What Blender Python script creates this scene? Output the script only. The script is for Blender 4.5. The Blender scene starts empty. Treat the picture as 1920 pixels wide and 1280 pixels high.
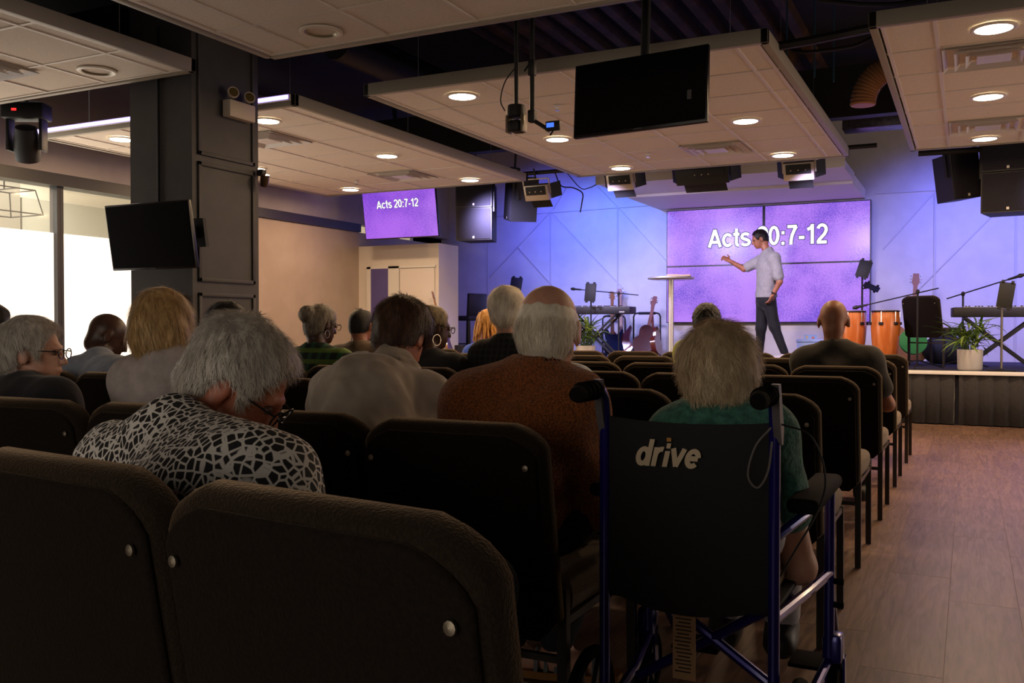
import bpy, bmesh, math, random
import numpy as np
from mathutils import Vector, Matrix, Euler
random.seed(7)
SC = bpy.context.scene
COL = SC.collection
PI = math.pi

# ------------------------------------------------------------------ camera
CAM_F, CAM_YAW, CAM_PITCH, CAM_H = 1735.0, 0.459, -0.0167, 1.05
cam_data = bpy.data.cameras.new('camera')
cam_data.sensor_width = 36.0
cam_data.lens = CAM_F / 1920.0 * 36.0
cam_data.clip_start = 0.05
cam_data.clip_end = 100
cam = bpy.data.objects.new('camera', cam_data)
cam.location = (0, 0, CAM_H)
cam.rotation_euler = (PI / 2 + CAM_PITCH, 0, CAM_YAW)
COL.objects.link(cam)
SC.camera = cam

# ------------------------------------------------------------------ world, view
SC.view_settings.view_transform = 'Standard'
SC.view_settings.look = 'None'
SC.view_settings.gamma = 1.0
SC.view_settings.use_curve_mapping = False
SC.view_settings.exposure = 0.08
world = bpy.data.worlds.new('world')
SC.world = world
world.use_nodes = True
world.node_tree.nodes['Background'].inputs[0].default_value = (0.75, 0.85, 1.0, 1)
world.node_tree.nodes['Background'].inputs[1].default_value = 0.0


def link_light(name, kind, loc, target, energy, color, **kw):
    d = bpy.data.lights.new(name, kind)
    d.energy = energy
    d.color = color
    for k, v in kw.items():
        setattr(d, k, v)
    o = bpy.data.objects.new(name, d)
    o.location = loc
    v = Vector(target) - Vector(loc)
    o.rotation_euler = v.to_track_quat('-Z', 'Y').to_euler()
    COL.objects.link(o)
    return o


# daylight entering through the frosted storefront on the left wall
link_light('window_daylight', 'AREA', (-8.02, 5.7, 1.35), (0, 5.7, 1.45), 32, (1.0, 0.93, 0.80), shape='RECTANGLE', size=2.1, size_y=5.2)
# added fills at the unseen right and rear walls, lifting ceiling and backs
link_light('right_fill_light', 'AREA', (4.9, 8.2, 1.25), (0, 8.2, 1.4), 92, (1.0, 0.72, 0.52), shape='RECTANGLE', size=2.0, size_y=6.0)
link_light('rear_fill_light', 'AREA', (-1.4, -2.9, 1.35), (-1.4, 3, 1.4), 20, (1.0, 0.80, 0.60), shape='RECTANGLE', size=4.0, size_y=2.0)
# stage wash: blue floods on the back wall, lavender-white front wash
BLUE = (0.10, 0.13, 1.0)
link_light('wall_wash_blue', 'SPOT', (-5.9, 12.2, 3.2), (-6.1, 14.0, 2.15), 210, BLUE, spot_size=1.75, spot_blend=0.9, shadow_soft_size=0.12)
link_light('wall_wash_blue', 'SPOT', (-4.9, 12.2, 3.2), (-5.0, 14.0, 2.2), 200, (0.12, 0.25, 1.0), spot_size=1.6, spot_blend=0.9, shadow_soft_size=0.12)
link_light('wall_wash_blue', 'SPOT', (0.3, 12.2, 3.2), (0.0, 14.0, 1.7), 290, BLUE, spot_size=1.9, spot_blend=0.9, shadow_soft_size=0.12)
link_light('wall_wash_blue', 'SPOT', (2.0, 12.2, 3.2), (2.0, 14.0, 1.9), 160, BLUE, spot_size=1.9, spot_blend=0.9, shadow_soft_size=0.12)
for sx, tx, e in ((-5.6, -5.9, 300), (-4.0, -3.4, 240), (-1.6, -1.4, 150), (0.9, 0.6, 115)):
    link_light('stage_front_wash', 'SPOT', (sx, 10.45, 2.62), (tx, 13.4, 1.1), e, (0.58, 0.53, 1.0),
               spot_size=1.55, spot_blend=0.8, shadow_soft_size=0.15)

link_light('preacher_key', 'SPOT', (-3.2, 10.45, 2.62), (-2.45, 12.74, 1.6), 130, (1.0, 0.84, 0.72), spot_size=0.75, spot_blend=0.8, shadow_soft_size=0.15)

# ------------------------------------------------------------------ picture geometry helpers
_cy, _sy, _cp, _sp = math.cos(CAM_YAW), math.sin(CAM_YAW), math.cos(CAM_PITCH), math.sin(CAM_PITCH)
_FW = Vector((-_sy * _cp, _cy * _cp, _sp))
_RT = Vector((_cy, _sy, 0))
_UP = _RT.cross(_FW)
_C0 = Vector((0, 0, CAM_H))


def _ray(px, py):
    return _FW * CAM_F + _RT * (px - 960) + _UP * (640 - py)


def aty(px, py, y):
    d = _ray(px, py)
    return _C0 + d * (y / d.y)


def atx(px, py, x):
    d = _ray(px, py)
    return _C0 + d * (x / d.x)


def atz(px, py, z):
    d = _ray(px, py)
    return _C0 + d * ((z - CAM_H) / d.z)


# ------------------------------------------------------------------ materials
MATS = {}


def srgb(r, g, b):
    def f(c):
        c /= 255.0
        return c / 12.92 if c <= 0.04045 else ((c + 0.055) / 1.055) ** 2.4
    return (f(r), f(g), f(b))


def mat(name, col, rough=0.6, metal=0.0, col2=None, scale=20.0, bump=0.0, bump_scale=None, emit=None, emit_s=0.0,
        stretch=None, detail=3.0, spec=0.5, sheen=0.0, coat=0.0, trans=0.0, contrast=(0.35, 0.65), sub=0.0, sheen_tint=None):
    if name in MATS:
        return MATS[name]
    m = bpy.data.materials.new(name)
    m.use_nodes = True
    nt = m.node_tree
    b = nt.nodes['Principled BSDF']
    b.inputs['Base Color'].default_value = (*col, 1)
    b.inputs['Roughness'].default_value = rough
    b.inputs['Metallic'].default_value = metal
    b.inputs['Specular IOR Level'].default_value = spec
    if sheen:
        b.inputs['Sheen Weight'].default_value = sheen
        b.inputs['Sheen Roughness'].default_value = 0.4
        if sheen_tint:
            b.inputs['Sheen Tint'].default_value = (*sheen_tint, 1)
    if coat:
        b.inputs['Coat Weight'].default_value = coat
        b.inputs['Coat Roughness'].default_value = 0.08
    if trans:
        b.inputs['Transmission Weight'].default_value = trans
    if emit:
        b.inputs['Emission Color'].default_value = (*emit, 1)
        b.inputs['Emission Strength'].default_value = emit_s
    if col2 is not None or bump:
        tc = nt.nodes.new('ShaderNodeTexCoord')
        mp = nt.nodes.new('ShaderNodeMapping')
        if stretch:
            mp.inputs['Scale'].default_value = stretch
        nt.links.new(tc.outputs['Object'], mp.inputs[0])
        nz = nt.nodes.new('ShaderNodeTexNoise')
        nz.inputs['Scale'].default_value = scale
        nz.inputs['Detail'].default_value = detail
        nt.links.new(mp.outputs[0], nz.inputs['Vector'])
        if col2 is not None:
            rp = nt.nodes.new('ShaderNodeValToRGB')
            rp.color_ramp.elements[0].position = contrast[0]
            rp.color_ramp.elements[1].position = contrast[1]
            rp.color_ramp.elements[0].color = (*col, 1)
            rp.color_ramp.elements[1].color = (*col2, 1)
            nt.links.new(nz.outputs[0], rp.inputs[0])
            nt.links.new(rp.outputs[0], b.inputs['Base Color'])
            if emit and emit_s and emit == 'ramp':
                nt.links.new(rp.outputs[0], b.inputs['Emission Color'])
        if bump:
            nz2 = nz
            if bump_scale:
                nz2 = nt.nodes.new('ShaderNodeTexNoise')
                nz2.inputs['Scale'].default_value = bump_scale
                nz2.inputs['Detail'].default_value = 3
                nt.links.new(mp.outputs[0], nz2.inputs['Vector'])
            bp = nt.nodes.new('ShaderNodeBump')
            bp.inputs['Strength'].default_value = bump
            bp.inputs['Distance'].default_value = 0.01
            nt.links.new(nz2.outputs[0], bp.inputs['Height'])
            nt.links.new(bp.outputs[0], b.inputs['Normal'])
    MATS[name] = m
    return m


def emat(name, col, s):
    if name in MATS:
        return MATS[name]
    m = bpy.data.materials.new(name)
    m.use_nodes = True
    nt = m.node_tree
    b = nt.nodes['Principled BSDF']
    b.inputs['Base Color'].default_value = (0.02, 0.02, 0.02, 1)
    b.inputs['Emission Color'].default_value = (*col, 1)
    b.inputs['Emission Strength'].default_value = s
    MATS[name] = m
    return m


# ------------------------------------------------------------------ mesh builder
def smooth_path(pts, n=8):
    P = [Vector(p) for p in pts]
    P = [P[0] * 2 - P[1]] + P + [P[-1] * 2 - P[-2]]
    out = []
    for i in range(1, len(P) - 2):
        for k in range(n):
            t_ = k / n
            a, b, c_, d = P[i - 1], P[i], P[i + 1], P[i + 2]
            out.append(0.5 * ((2 * b) + (c_ - a) * t_ + (2 * a - 5 * b + 4 * c_ - d) * t_ ** 2 + (3 * b - a - 3 * c_ + d) * t_ ** 3))
    out.append(P[-2])
    return out


class MB:
    def __init__(self):
        self.v, self.f = [], []

    def add(self, vs, fs):
        n = len(self.v)
        self.v += [tuple(p) for p in vs]
        self.f += [tuple(i + n for i in q) for q in fs]
        return self

    def box(self, c, s, rot=None, bevel=0.0, seg=2):
        if bevel:
            bm = bmesh.new()
            bmesh.ops.create_cube(bm, size=1.0)
            for v in bm.verts:
                v.co = Vector((v.co.x * s[0], v.co.y * s[1], v.co.z * s[2]))
            bmesh.ops.bevel(bm, geom=bm.edges[:], offset=bevel, segments=seg, profile=0.5, affect='EDGES')
            bm.verts.index_update()
            vs = [v.co.copy() for v in bm.verts]
            fs = [[v.index for v in f.verts] for f in bm.faces]
            bm.free()
        else:
            x, y, z = s[0] / 2, s[1] / 2, s[2] / 2
            vs = [Vector(p) for p in ((-x, -y, -z), (x, -y, -z), (x, y, -z), (-x, y, -z), (-x, -y, z), (x, -y, z), (x, y, z), (-x, y, z))]
            fs = [(3, 2, 1, 0), (4, 5, 6, 7), (0, 1, 5, 4), (1, 2, 6, 5), (2, 3, 7, 6), (3, 0, 4, 7)]
        if rot is not None:
            R = rot if isinstance(rot, Matrix) else Euler(rot).to_matrix()
            vs = [R @ v for v in vs]
        c = Vector(c)
        return self.add([v + c for v in vs], fs)

    def b6(self, x0, x1, y0, y1, z0, z1, bevel=0.0):
        return self.box(((x0 + x1) / 2, (y0 + y1) / 2, (z0 + z1) / 2), (abs(x1 - x0), abs(y1 - y0), abs(z1 - z0)), bevel=bevel)

    def tube(self, pts, r, n=8, cap=True):
        pts = [Vector(p) for p in pts]
        rs = r if isinstance(r, (list, tuple)) else [r] * len(pts)
        vs, fs = [], []
        prev = None
        for i, p in enumerate(pts):
            if i == 0:
                t = pts[1] - pts[0]
            elif i == len(pts) - 1:
                t = pts[-1] - pts[-2]
            else:
                t = (pts[i + 1] - p).normalized() + (p - pts[i - 1]).normalized()
            t.normalize()
            if prev is None:
                a = Vector((0, 0, 1)) if abs(t.z) < 0.9 else Vector((1, 0, 0))
                u = t.cross(a).normalized()
            else:
                u = (prev - t * prev.dot(t))
                u = u.normalized() if u.length > 1e-6 else t.orthogonal().normalized()
            prev = u
            w = t.cross(u)
            for k in range(n):
                a = 2 * PI * k / n
                vs.append(p + (u * math.cos(a) + w * math.sin(a)) * rs[i])
        m = len(pts)
        for i in range(m - 1):
            for k in range(n):
                k2 = (k + 1) % n
                fs.append((i * n + k, i * n + k2, (i + 1) * n + k2, (i + 1) * n + k))
        if cap:
            fs.append(tuple(range(n - 1, -1, -1)))
            fs.append(tuple((m - 1) * n + k for k in range(n)))
        return self.add(vs, fs)

    def bar(self, a, b, w, d=None):      # square bar between two points
        a, b = Vector(a), Vector(b)
        d = d or w
        t = b - a
        L = t.length
        q = t.to_track_quat('Z', 'Y').to_matrix()
        return self.box((a + b) / 2, (w, d, L), rot=q)

    def lathe(self, prof, c=(0, 0, 0), n=20, rot=None, cap=True):
        vs, fs = [], []
        m = len(prof)
        R = rot if isinstance(rot, Matrix) else (Euler(rot).to_matrix() if rot else None)
        for (r, z) in prof:
            for k in range(n):
                a = 2 * PI * k / n
                p = Vector((max(r, 1e-4) * math.cos(a), max(r, 1e-4) * math.sin(a), z))
                if R:
                    p = R @ p
                vs.append(p + Vector(c))
        for i in range(m - 1):
            for k in range(n):
                k2 = (k + 1) % n
                fs.append((i * n + k, i * n + k2, (i + 1) * n + k2, (i + 1) * n + k))
        if cap:
            fs.append(tuple(range(n - 1, -1, -1)))
            fs.append(tuple((m - 1) * n + k for k in range(n)))
        return self.add(vs, fs)

    def prism(self, poly, d0, d1, axis='y', xf=None):
        # polygon in (a, b) extruded along axis from d0 to d1
        def P(a, b, d):
            p = {'y': (a, d, b), 'x': (d, a, b), 'z': (a, b, d)}[axis]
            return Vector(p) if xf is None else xf @ Vector(p)
        n = len(poly)
        vs = [P(a, b, d0) for a, b in poly] + [P(a, b, d1) for a, b in poly]
        fs = [tuple(range(n)), tuple(range(2 * n - 1, n - 1, -1))]
        for i in range(n):
            j = (i + 1) % n
            fs.append((j, i, n + i, n + j))
        return self.add(vs, fs)

    def ellipsoid(self, c, r, nu=14, nv=9, rot=None):
        R = rot if isinstance(rot, Matrix) else (Euler(rot).to_matrix() if rot else Matrix.Identity(3))
        vs, fs = [], []
        for j in range(nv + 1):
            th = PI * j / nv
            for k in range(nu):
                a = 2 * PI * k / nu
                s = max(math.sin(th), 1e-3)
                p = Vector((r[0] * s * math.cos(a), r[1] * s * math.sin(a), -r[2] * math.cos(th)))
                vs.append(R @ p + Vector(c))
        for j in range(nv):
            for k in range(nu):
                k2 = (k + 1) % nu
                fs.append((j * nu + k, j * nu + k2, (j + 1) * nu + k2, (j + 1) * nu + k))
        return self.add(vs, fs)

    def torus(self, c, R, r, rot=None, n=24, m=8):
        M = rot if isinstance(rot, Matrix) else (Euler(rot).to_matrix() if rot else Matrix.Identity(3))
        vs, fs = [], []
        for i in range(n):
            a = 2 * PI * i / n
            for j in range(m):
                b = 2 * PI * j / m
                vs.append(M @ Vector(((R + r * math.cos(b)) * math.cos(a), (R + r * math.cos(b)) * math.sin(a), r * math.sin(b))) + Vector(c))
        for i in range(n):
            for j in range(m):
                i2, j2 = (i + 1) % n, (j + 1) % m
                fs.append((i * m + j, i2 * m + j, i2 * m + j2, i * m + j2))
        return self.add(vs, fs)

    def mesh(self, name, m, smooth=35):
        me = bpy.data.meshes.new(name)
        me.from_pydata([tuple(v) for v in self.v], [], self.f)
        bm = bmesh.new()
        bm.from_mesh(me)
        bmesh.ops.recalc_face_normals(bm, faces=bm.faces[:])
        bm.to_mesh(me)
        bm.free()
        if smooth:
            me.shade_smooth()
            me.set_sharp_from_angle(angle=math.radians(smooth))
        if m is not None:
            me.materials.append(m)
        return me

    def build(self, name, m, parent=None, smooth=35, loc=None):
        o = bpy.data.objects.new(name, self.mesh(name, m, smooth))
        COL.objects.link(o)
        if parent is not None:
            o.parent = parent
        if loc is not None:
            o.location = loc
        return o


def tag(o, label=None, cat=None, group=None, kind=None):
    if label:
        o['label'] = label
    if cat:
        o['category'] = cat
    if group:
        o['group'] = group
    if kind:
        o['kind'] = kind
    return o


def thing(name, label, cat, loc=(0, 0, 0), rotz=0.0, group=None):
    o = bpy.data.objects.new(name, None)
    o.empty_display_size = 0.1
    o.location = loc
    o.rotation_euler = (0, 0, rotz)
    COL.objects.link(o)
    return tag(o, label, cat, group)


def struct(name, mb, m, parent=None, smooth=35):
    o = mb.build(name, m, parent, smooth)
    o['kind'] = 'structure'
    return o


def inst(me, name, parent=None, loc=(0, 0, 0), rot=(0, 0, 0)):
    o = bpy.data.objects.new(name, me)
    COL.objects.link(o)
    o.parent = parent
    o.location = loc
    o.rotation_euler = rot
    return o


def copy_tree(o, parent=None):
    c = o.copy()
    COL.objects.link(c)
    c.parent = parent
    for ch in list(o.children):
        copy_tree(ch, c)
    return c



# =================================================================== THE ROOM
XL, YB, ZS = -8.15, 14.0, 0.57           # left wall, back wall, stage top
M_dark = mat('dark_grey_paint', srgb(60, 57, 57), 0.6, col2=srgb(67, 64, 63), scale=6)
M_frame = mat('storefront_frame', srgb(44, 42, 44), 0.45)
M_wall = mat('white_wall_paint', srgb(214, 208, 206), 0.75, col2=srgb(206, 200, 198), scale=4, bump=0.03, bump_scale=180)
M_upper = mat('upper_wall_paint', srgb(176, 166, 168), 0.8, col2=srgb(168, 158, 160), scale=3)
M_beige = mat('beige_partition_paint', srgb(176, 158, 146), 0.75, col2=srgb(168, 150, 138), scale=3)
M_white = mat('white_paint', srgb(225, 222, 220), 0.5)
M_black = mat('black_matte', srgb(22, 21, 22), 0.6)
M_deck = mat('ceiling_deck_dark', srgb(40, 40, 46), 0.8, col2=srgb(30, 30, 36), scale=3)

# floor slab and its planks
fl = MB().b6(-9.5, 5.2, -3.2, 15.0, -0.2, -0.0015)
M_fl = mat('floor_base', srgb(120, 96, 82), 0.5)
floor = struct('floor', fl, M_fl)


def plank_mat():
    m = bpy.data.materials.new('vinyl_plank')
    m.use_nodes = True
    nt = m.node_tree
    b = nt.nodes['Principled BSDF']
    b.inputs['Roughness'].default_value = 0.42
    tc = nt.nodes.new('ShaderNodeTexCoord')
    oi = nt.nodes.new('ShaderNodeObjectInfo')
    mp = nt.nodes.new('ShaderNodeMapping')
    mp.inputs['Scale'].default_value = (14, 1.2, 14)
    ad = nt.nodes.new('ShaderNodeVectorMath')
    ad.operation = 'ADD'
    cx = nt.nodes.new('ShaderNodeVectorMath')
    cx.operation = 'SCALE'
    cx.inputs[0].default_value = (37, 23, 11)
    nt.links.new(oi.outputs['Random'], cx.inputs['Scale'])
    nt.links.new(tc.outputs['Object'], ad.inputs[0])
    nt.links.new(cx.outputs[0], ad.inputs[1])
    nt.links.new(ad.outputs[0], mp.inputs[0])
    nz = nt.nodes.new('ShaderNodeTexNoise')
    nz.inputs['Scale'].default_value = 3.0
    nz.inputs['Detail'].default_value = 8
    nz.inputs['Distortion'].default_value = 1.2
    nt.links.new(mp.outputs[0], nz.inputs['Vector'])
    rp = nt.nodes.new('ShaderNodeValToRGB')
    rp.color_ramp.elements[0].position = 0.3
    rp.color_ramp.elements[1].position = 0.72
    rp.color_ramp.elements[0].color = (*srgb(90, 66, 55), 1)
    rp.color_ramp.elements[1].color = (*srgb(138, 109, 95), 1)
    nt.links.new(nz.outputs[0], rp.inputs[0])
    hs = nt.nodes.new('ShaderNodeHueSaturation')
    ml = nt.nodes.new('ShaderNodeMapRange')
    ml.inputs[3].default_value = 0.84
    ml.inputs[4].default_value = 1.12
    nt.links.new(oi.outputs['Random'], ml.inputs[0])
    nt.links.new(ml.outputs[0], hs.inputs['Value'])
    nt.links.new(rp.outputs[0], hs.inputs['Color'])
    nt.links.new(hs.outputs[0], b.inputs['Base Color'])
    bp = nt.nodes.new('ShaderNodeBump')
    bp.inputs['Strength'].default_value = 0.08
    bp.inputs['Distance'].default_value = 0.004
    nt.links.new(nz.outputs[0], bp.inputs['Height'])
    nt.links.new(bp.outputs[0], b.inputs['Normal'])
    return m


PW, PL = 0.235, 1.22
pm = MB().box((0, 0, -0.003), (PW - 0.0012, PL - 0.0012, 0.006), bevel=0.0005, seg=1).mesh('plank', plank_mat(), 0)
for i in range(26):
    for j in range(10):
        x = -3.0 + PW * i
        y = 0.9 + PL * j + ((i * 5) % 7) / 7.0 * PL - 0.4
        if y > 10.85 + PL / 2 - 0.3 and y > 10.85:
            continue
        if x < -1.6 and y < 1.8:
            continue
        inst(pm, 'plank', floor, (x, y, 0))

# left wall (storefront): upper wall, header, mullions, panes
wl = MB()
wl.b6(XL - 0.15, XL, -3.2, YB, 2.56, 4.2)
wl.b6(XL - 0.15, XL, -3.2, 3.0, 0, 2.56)
wl.b6(XL - 0.15, XL, 8.40, YB, 0, 2.44)
wall_left = struct('wall_left', wl, M_upper)
# beige blank panel between the storefront and the corner
struct('trim_1', MB().b6(XL - 0.02, XL + 0.012, 8.42, 11.33, 0.0, 2.435), M_beige)
hd = MB().b6(XL - 0.16, XL + 0.05, 3.0, 11.34, 2.44, 2.56)
struct('trim_2', hd, M_frame)
# panes
def win(n, y0, y1):
    w = thing('window_%d' % n, None, None, (XL - 0.06, 0, 0))
    w['kind'] = 'structure'
    zf = 1.98
    MB().b6(-0.004, 0.004, y0, y1, 0.06, zf).build('frosted_film', M_frost, w, 0)
    MB().b6(-0.003, 0.003, y0, y1, zf, 2.44).build('clear_pane', M_glass, w, 0)
    f = MB()
    f.b6(-0.05, 0.06, y0 - 0.035, y0, 0.0, 2.44).b6(-0.05, 0.06, y1, y1 + 0.035, 0.0, 2.44)
    f.b6(-0.05, 0.06, y0, y1, 0.0, 0.06)
    f.build('window_frame', M_frame, w)
    return w


M_frost = mat('frosted_film', srgb(250, 246, 235), 0.9, emit=(1.0, 0.95, 0.86), emit_s=1.02)
M_glass = bpy.data.materials.new('clear_glass')
M_glass.use_nodes = True
_nt = M_glass.node_tree
_b = _nt.nodes['Principled BSDF']
_tr = _nt.nodes.new('ShaderNodeBsdfTransparent')
_mx = _nt.nodes.new('ShaderNodeMixShader')
_mx.inputs[0].default_value = 0.08
_b.inputs['Roughness'].default_value = 0.05
_nt.links.new(_tr.outputs[0], _mx.inputs[1])
_nt.links.new(_b.outputs[0], _mx.inputs[2])
_nt.links.new(_mx.outputs[0], _nt.nodes['Material Output'].inputs[0])
def ywall(px):
    return atx(px, 500, XL).y
yA, yB, yC = ywall(108), ywall(120), ywall(497)
win(1, 3.05, ywall(-150))
win(2, ywall(-150) + 0.07, yA)
win(3, yB, 7.62)
win(4, 7.69, yC - 0.04)
# the bright foyer on the other side of the glass
fy = MB()
fy.b6(-12.2, -12.1, -3.2, 13, 0, 3.4)
fy.b6(-12.2, XL - 0.16, 13, 13.1, 0, 3.4)
fy.b6(-12.2, XL - 0.16, -3.3, -3.2, 0, 3.4)
fy.b6(-12.2, XL - 0.16, -3.2, 13, 3.3, 3.4)
fy.b6(-12.2, XL - 0.16, -3.2, 13, -0.1, 0)
struct('wall_foyer', fy, mat('foyer_white', srgb(235, 230, 215), 0.8))
fo = MB()
fo.b6(-12.1, -12.0, 2.0, 5.6, 0.2, 2.5)
struct('window_5', fo, emat('foyer_daylight', (1, 0.97, 0.9), 3.5))
struct('trim_3', MB().b6(-11.95, -11.75, 5.75, 6.1, 0, 3.3).b6(-12.0, -11.8, 7.9, 8.5, 0, 3.3), mat('foyer_grey', srgb(120, 116, 104), 0.7))
struct('trim_4', MB().b6(-12.05, -8.4, 4.2, 4.35, 2.95, 3.1).b6(-12.05, -8.4, 7.2, 7.35, 2.95, 3.1).b6(-9.3, -9.15, 1.0, 13, 2.85, 3.0), mat('foyer_beam', srgb(150, 120, 84), 0.6))
link_light('foyer_light', 'AREA', (-10.2, 6.0, 3.2), (-10.2, 6.0, 0), 420, (1, 0.94, 0.82), shape='RECTANGLE', size=3, size_y=6)
struct('trim_8', MB().b6(-12.05, -11.9, 8.6, 12.9, 1.2, 2.85), mat('foyer_grey_panel', srgb(150, 150, 138), 0.7))
# pendant light frame seen in the foyer
t = thing('pendant_light', 'black wire cage pendant lamp hanging beyond the clear left window', 'lamp', (0, 0, 0))
c = atx(8, 380, -9.6)
pf = MB()
for dx in (-0.22, 0.22):
    for dy in (-0.22, 0.22):
        pf.bar((c.x + dx, c.y + dy, c.z + 0.15), (c.x + dx * 1.25, c.y + dy * 1.25, c.z - 0.12), 0.012)
for z, k in ((0.15, 1.0), (-0.12, 1.25)):
    q = [(c.x + sx * 0.22 * k, c.y + sy * 0.22 * k, c.z + z) for sx, sy in ((-1, -1), (1, -1), (1, 1), (-1, 1))]
    for a in range(4):
        pf.bar(q[a], q[(a + 1) % 4], 0.012)
pf.build('cage', M_black, t)
MB().bar((c.x, c.y, c.z + 0.15), (c.x, c.y, 3.3), 0.012).bar((c.x - .22, c.y, c.z + 0.15), (c.x + .22, c.y, c.z + 0.15), 0.012).build('stem', M_black, t)

# back wall with thin battens
wb = MB().b6(XL - 0.15, 5.2, YB, YB + 0.15, 0, 4.2)
wall_back = struct('wall_back', wb, M_wall)
M_bat = mat('batten_paint', srgb(196, 190, 190), 0.6)
def batten(p, q, w=0.022, d=0.014):
    p, q = Vector(p), Vector(q)
    MB().bar((p.x, YB - d / 2, p.z), (q.x, YB - d / 2, q.z), w, d).build('batten', M_bat, wall_back)
def wp(px, py):
    return aty(px, py, YB)
zt = wp(1032, 396).z
batten(wp(915, 407), (wp(1250, 383).x, 0, zt), 0.03)
for px in (915, 1032, 1158):
    p = wp(px, 420)
    batten((p.x, 0, ZS), (p.x, 0, zt))
batten(wp(1030, 400), wp(918, 520))
batten(wp(1036, 400), wp(1168, 540))
batten(wp(970, 462), wp(1045, 545))
batten(wp(1158, 388), wp(1250, 490))
batten(wp(1062, 352), wp(1038, 392))
batten(wp(1120, 350), wp(1158, 388))
z2 = wp(1753, 357).z
batten((wp(1640, 370).x, 0, z2), (4.8, 0, z2), 0.03)
for px in (1753, 1905):
    p = wp(px, 420)
    batten((p.x, 0, ZS), (p.x, 0, z2))
batten(wp(1753, 361), wp(1655, 468))
batten(wp(1860, 405), wp(1690, 575))
batten(wp(1780, 335), wp(1756, 358))
# remaining shell behind and beside the photographer
struct('wall_right', MB().b6(5.0, 5.2, -3.2, YB, 0, 4.2), mat('charcoal_wall', srgb(58, 56, 58), 0.8))
struct('fill_panel_right', MB().b6(4.94, 5.0, 5.2, 10.8, 0.2, 2.3), M_frost)  # invented glowing panel, out of view, brightens the right side and ceiling
struct('fill_panel_rear', MB().b6(-3.4, 0.6, -3.0, -2.94, 0.3, 2.4), M_frost)  # invented glowing panel behind the camera, brightens the seated backs
struct('wall_rear', MB().b6(XL - 0.15, 5.2, -3.2, -3.0, 0, 4.2), mat('charcoal_wall', srgb(58, 56, 58), 0.8))
ceil = struct('ceiling', MB().b6(XL - 0.15, 5.2, -3.2, YB + .15, 4.0, 4.2), M_deck)
# ribbed steel deck over the middle of the hall
rib = MB().prism([(-0.075, 0), (-0.045, -0.07), (0.045, -0.07), (0.075, 0)], 0, 6.2).mesh('deck_rib', mat('deck_steel', srgb(100, 68, 44), 0.6, 0.0, col2=srgb(58, 42, 30), scale=5), 0)
for i in range(20):
    inst(rib, 'deck_rib', ceil, (-6.1 + 0.24 * i, 4.9, 4.0))

# white door block in the far left corner
UX, UY, UZ = -6.76, 11.33, atx(820, 455, -6.76).z
ub = MB()
dx0, dx1 = aty(690, 600, UY).x, aty(818, 600, UY).x
ub.b6(XL, UX, UY, UY + 0.56, 0, UZ)
struct('wall_closet', ub, mat('closet_white', srgb(222, 214, 208), 0.6))
fr = MB()
ztop = aty(740, 503, UY).z
fr.b6(aty(690, 600, UY).x, aty(697, 600, UY).x, UY - 0.03, UY, 0, ztop + .03)
fr.b6(aty(730, 600, UY).x, aty(750, 600, UY).x, UY - 0.03, UY, 0, ztop + .03)
fr.b6(aty(690, 600, UY).x, aty(818, 600, UY).x, UY - 0.03, UY, ztop, ztop + .03)
struct('trim_5', fr, M_white)
struct('window_6', MB().b6(aty(697, 600, UY).x, aty(730, 600, UY).x, UY - 0.02, UY - 0.002, 0.1, ztop), mat('purple_door_glass', srgb(92, 84, 150), 0.15))
d1 = struct('door_1', MB().b6(aty(752, 600, UY).x, aty(816, 600, UY).x, UY - 0.028, UY - 0.003, 0.02, ztop - .01), mat('door_white', srgb(228, 220, 216), 0.5))
MB().tube([(aty(808, 600, UY).x, UY - 0.05, 1.0), (aty(808, 600, UY).x - .1, UY - 0.05, 1.0)], 0.012).build('door_handle', mat('chrome', (0.7, 0.7, 0.72), 0.15, 1.0), d1)

# stage
st = MB().b6(-6.6, 5.0, 10.9, YB, 0.0, ZS - 0.001).b6(XL + .01, -6.6, UY + 0.57, YB, 0.0, ZS - 0.001)
struct('stage_platform', st, mat('stage_carpet', srgb(44, 42, 60), 0.9, col2=srgb(34, 33, 50), scale=60, bump=0.15))
struct('trim_6', MB().b6(-6.62, 5.0, 10.83, 10.905, ZS - 0.035, ZS + 0.004, 0.004), mat('stage_nosing', srgb(246, 244, 246), 0.35))
M_skirt = mat('black_skirt_cloth', srgb(46, 42, 46), 0.85, col2=srgb(38, 35, 38), scale=30, sheen=0.3)
def skirt(x0, x1, label, ph):
    m = MB()
    n = int((x1 - x0) / 0.02)
    vs, fs = [], []
    for i in range(n + 1):
        x = x0 + (x1 - x0) * i / n
        u = ((x + ph) / 0.14) % 1.0
        a = (u if u < 0.82 else (1 - u) / 0.18 * 0.82)
        for z, k in ((0.012, 1.25), (0.28, 1.0), (ZS - 0.036, 0.55)):
            wob = 0.004 * math.sin(x * 9 + z * 7)
            vs.append((x, 10.875 - 0.048 * a * k + wob, z))
    for i in range(n):
        for j in range(2):
            fs.append((i * 3 + j, i * 3 + 3 + j, i * 3 + 4 + j, i * 3 + 1 + j))
    m.add(vs, fs)
    o = m.build('stage_skirt', M_skirt, None, 60)
    s = o.modifiers.new('thick', 'SOLIDIFY')
    s.thickness = 0.006
    return tag(o, label, 'stage skirt', 'pleated skirts along the stage front')
xg = aty(1795, 740, 10.85).x
skirt(-6.6, xg - 0.03, 'black pleated stage skirt running left of the narrow gap', 0)
skirt(xg + 0.015, 4.9, 'black pleated stage skirt on the right of the narrow gap', 0.05)

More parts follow.
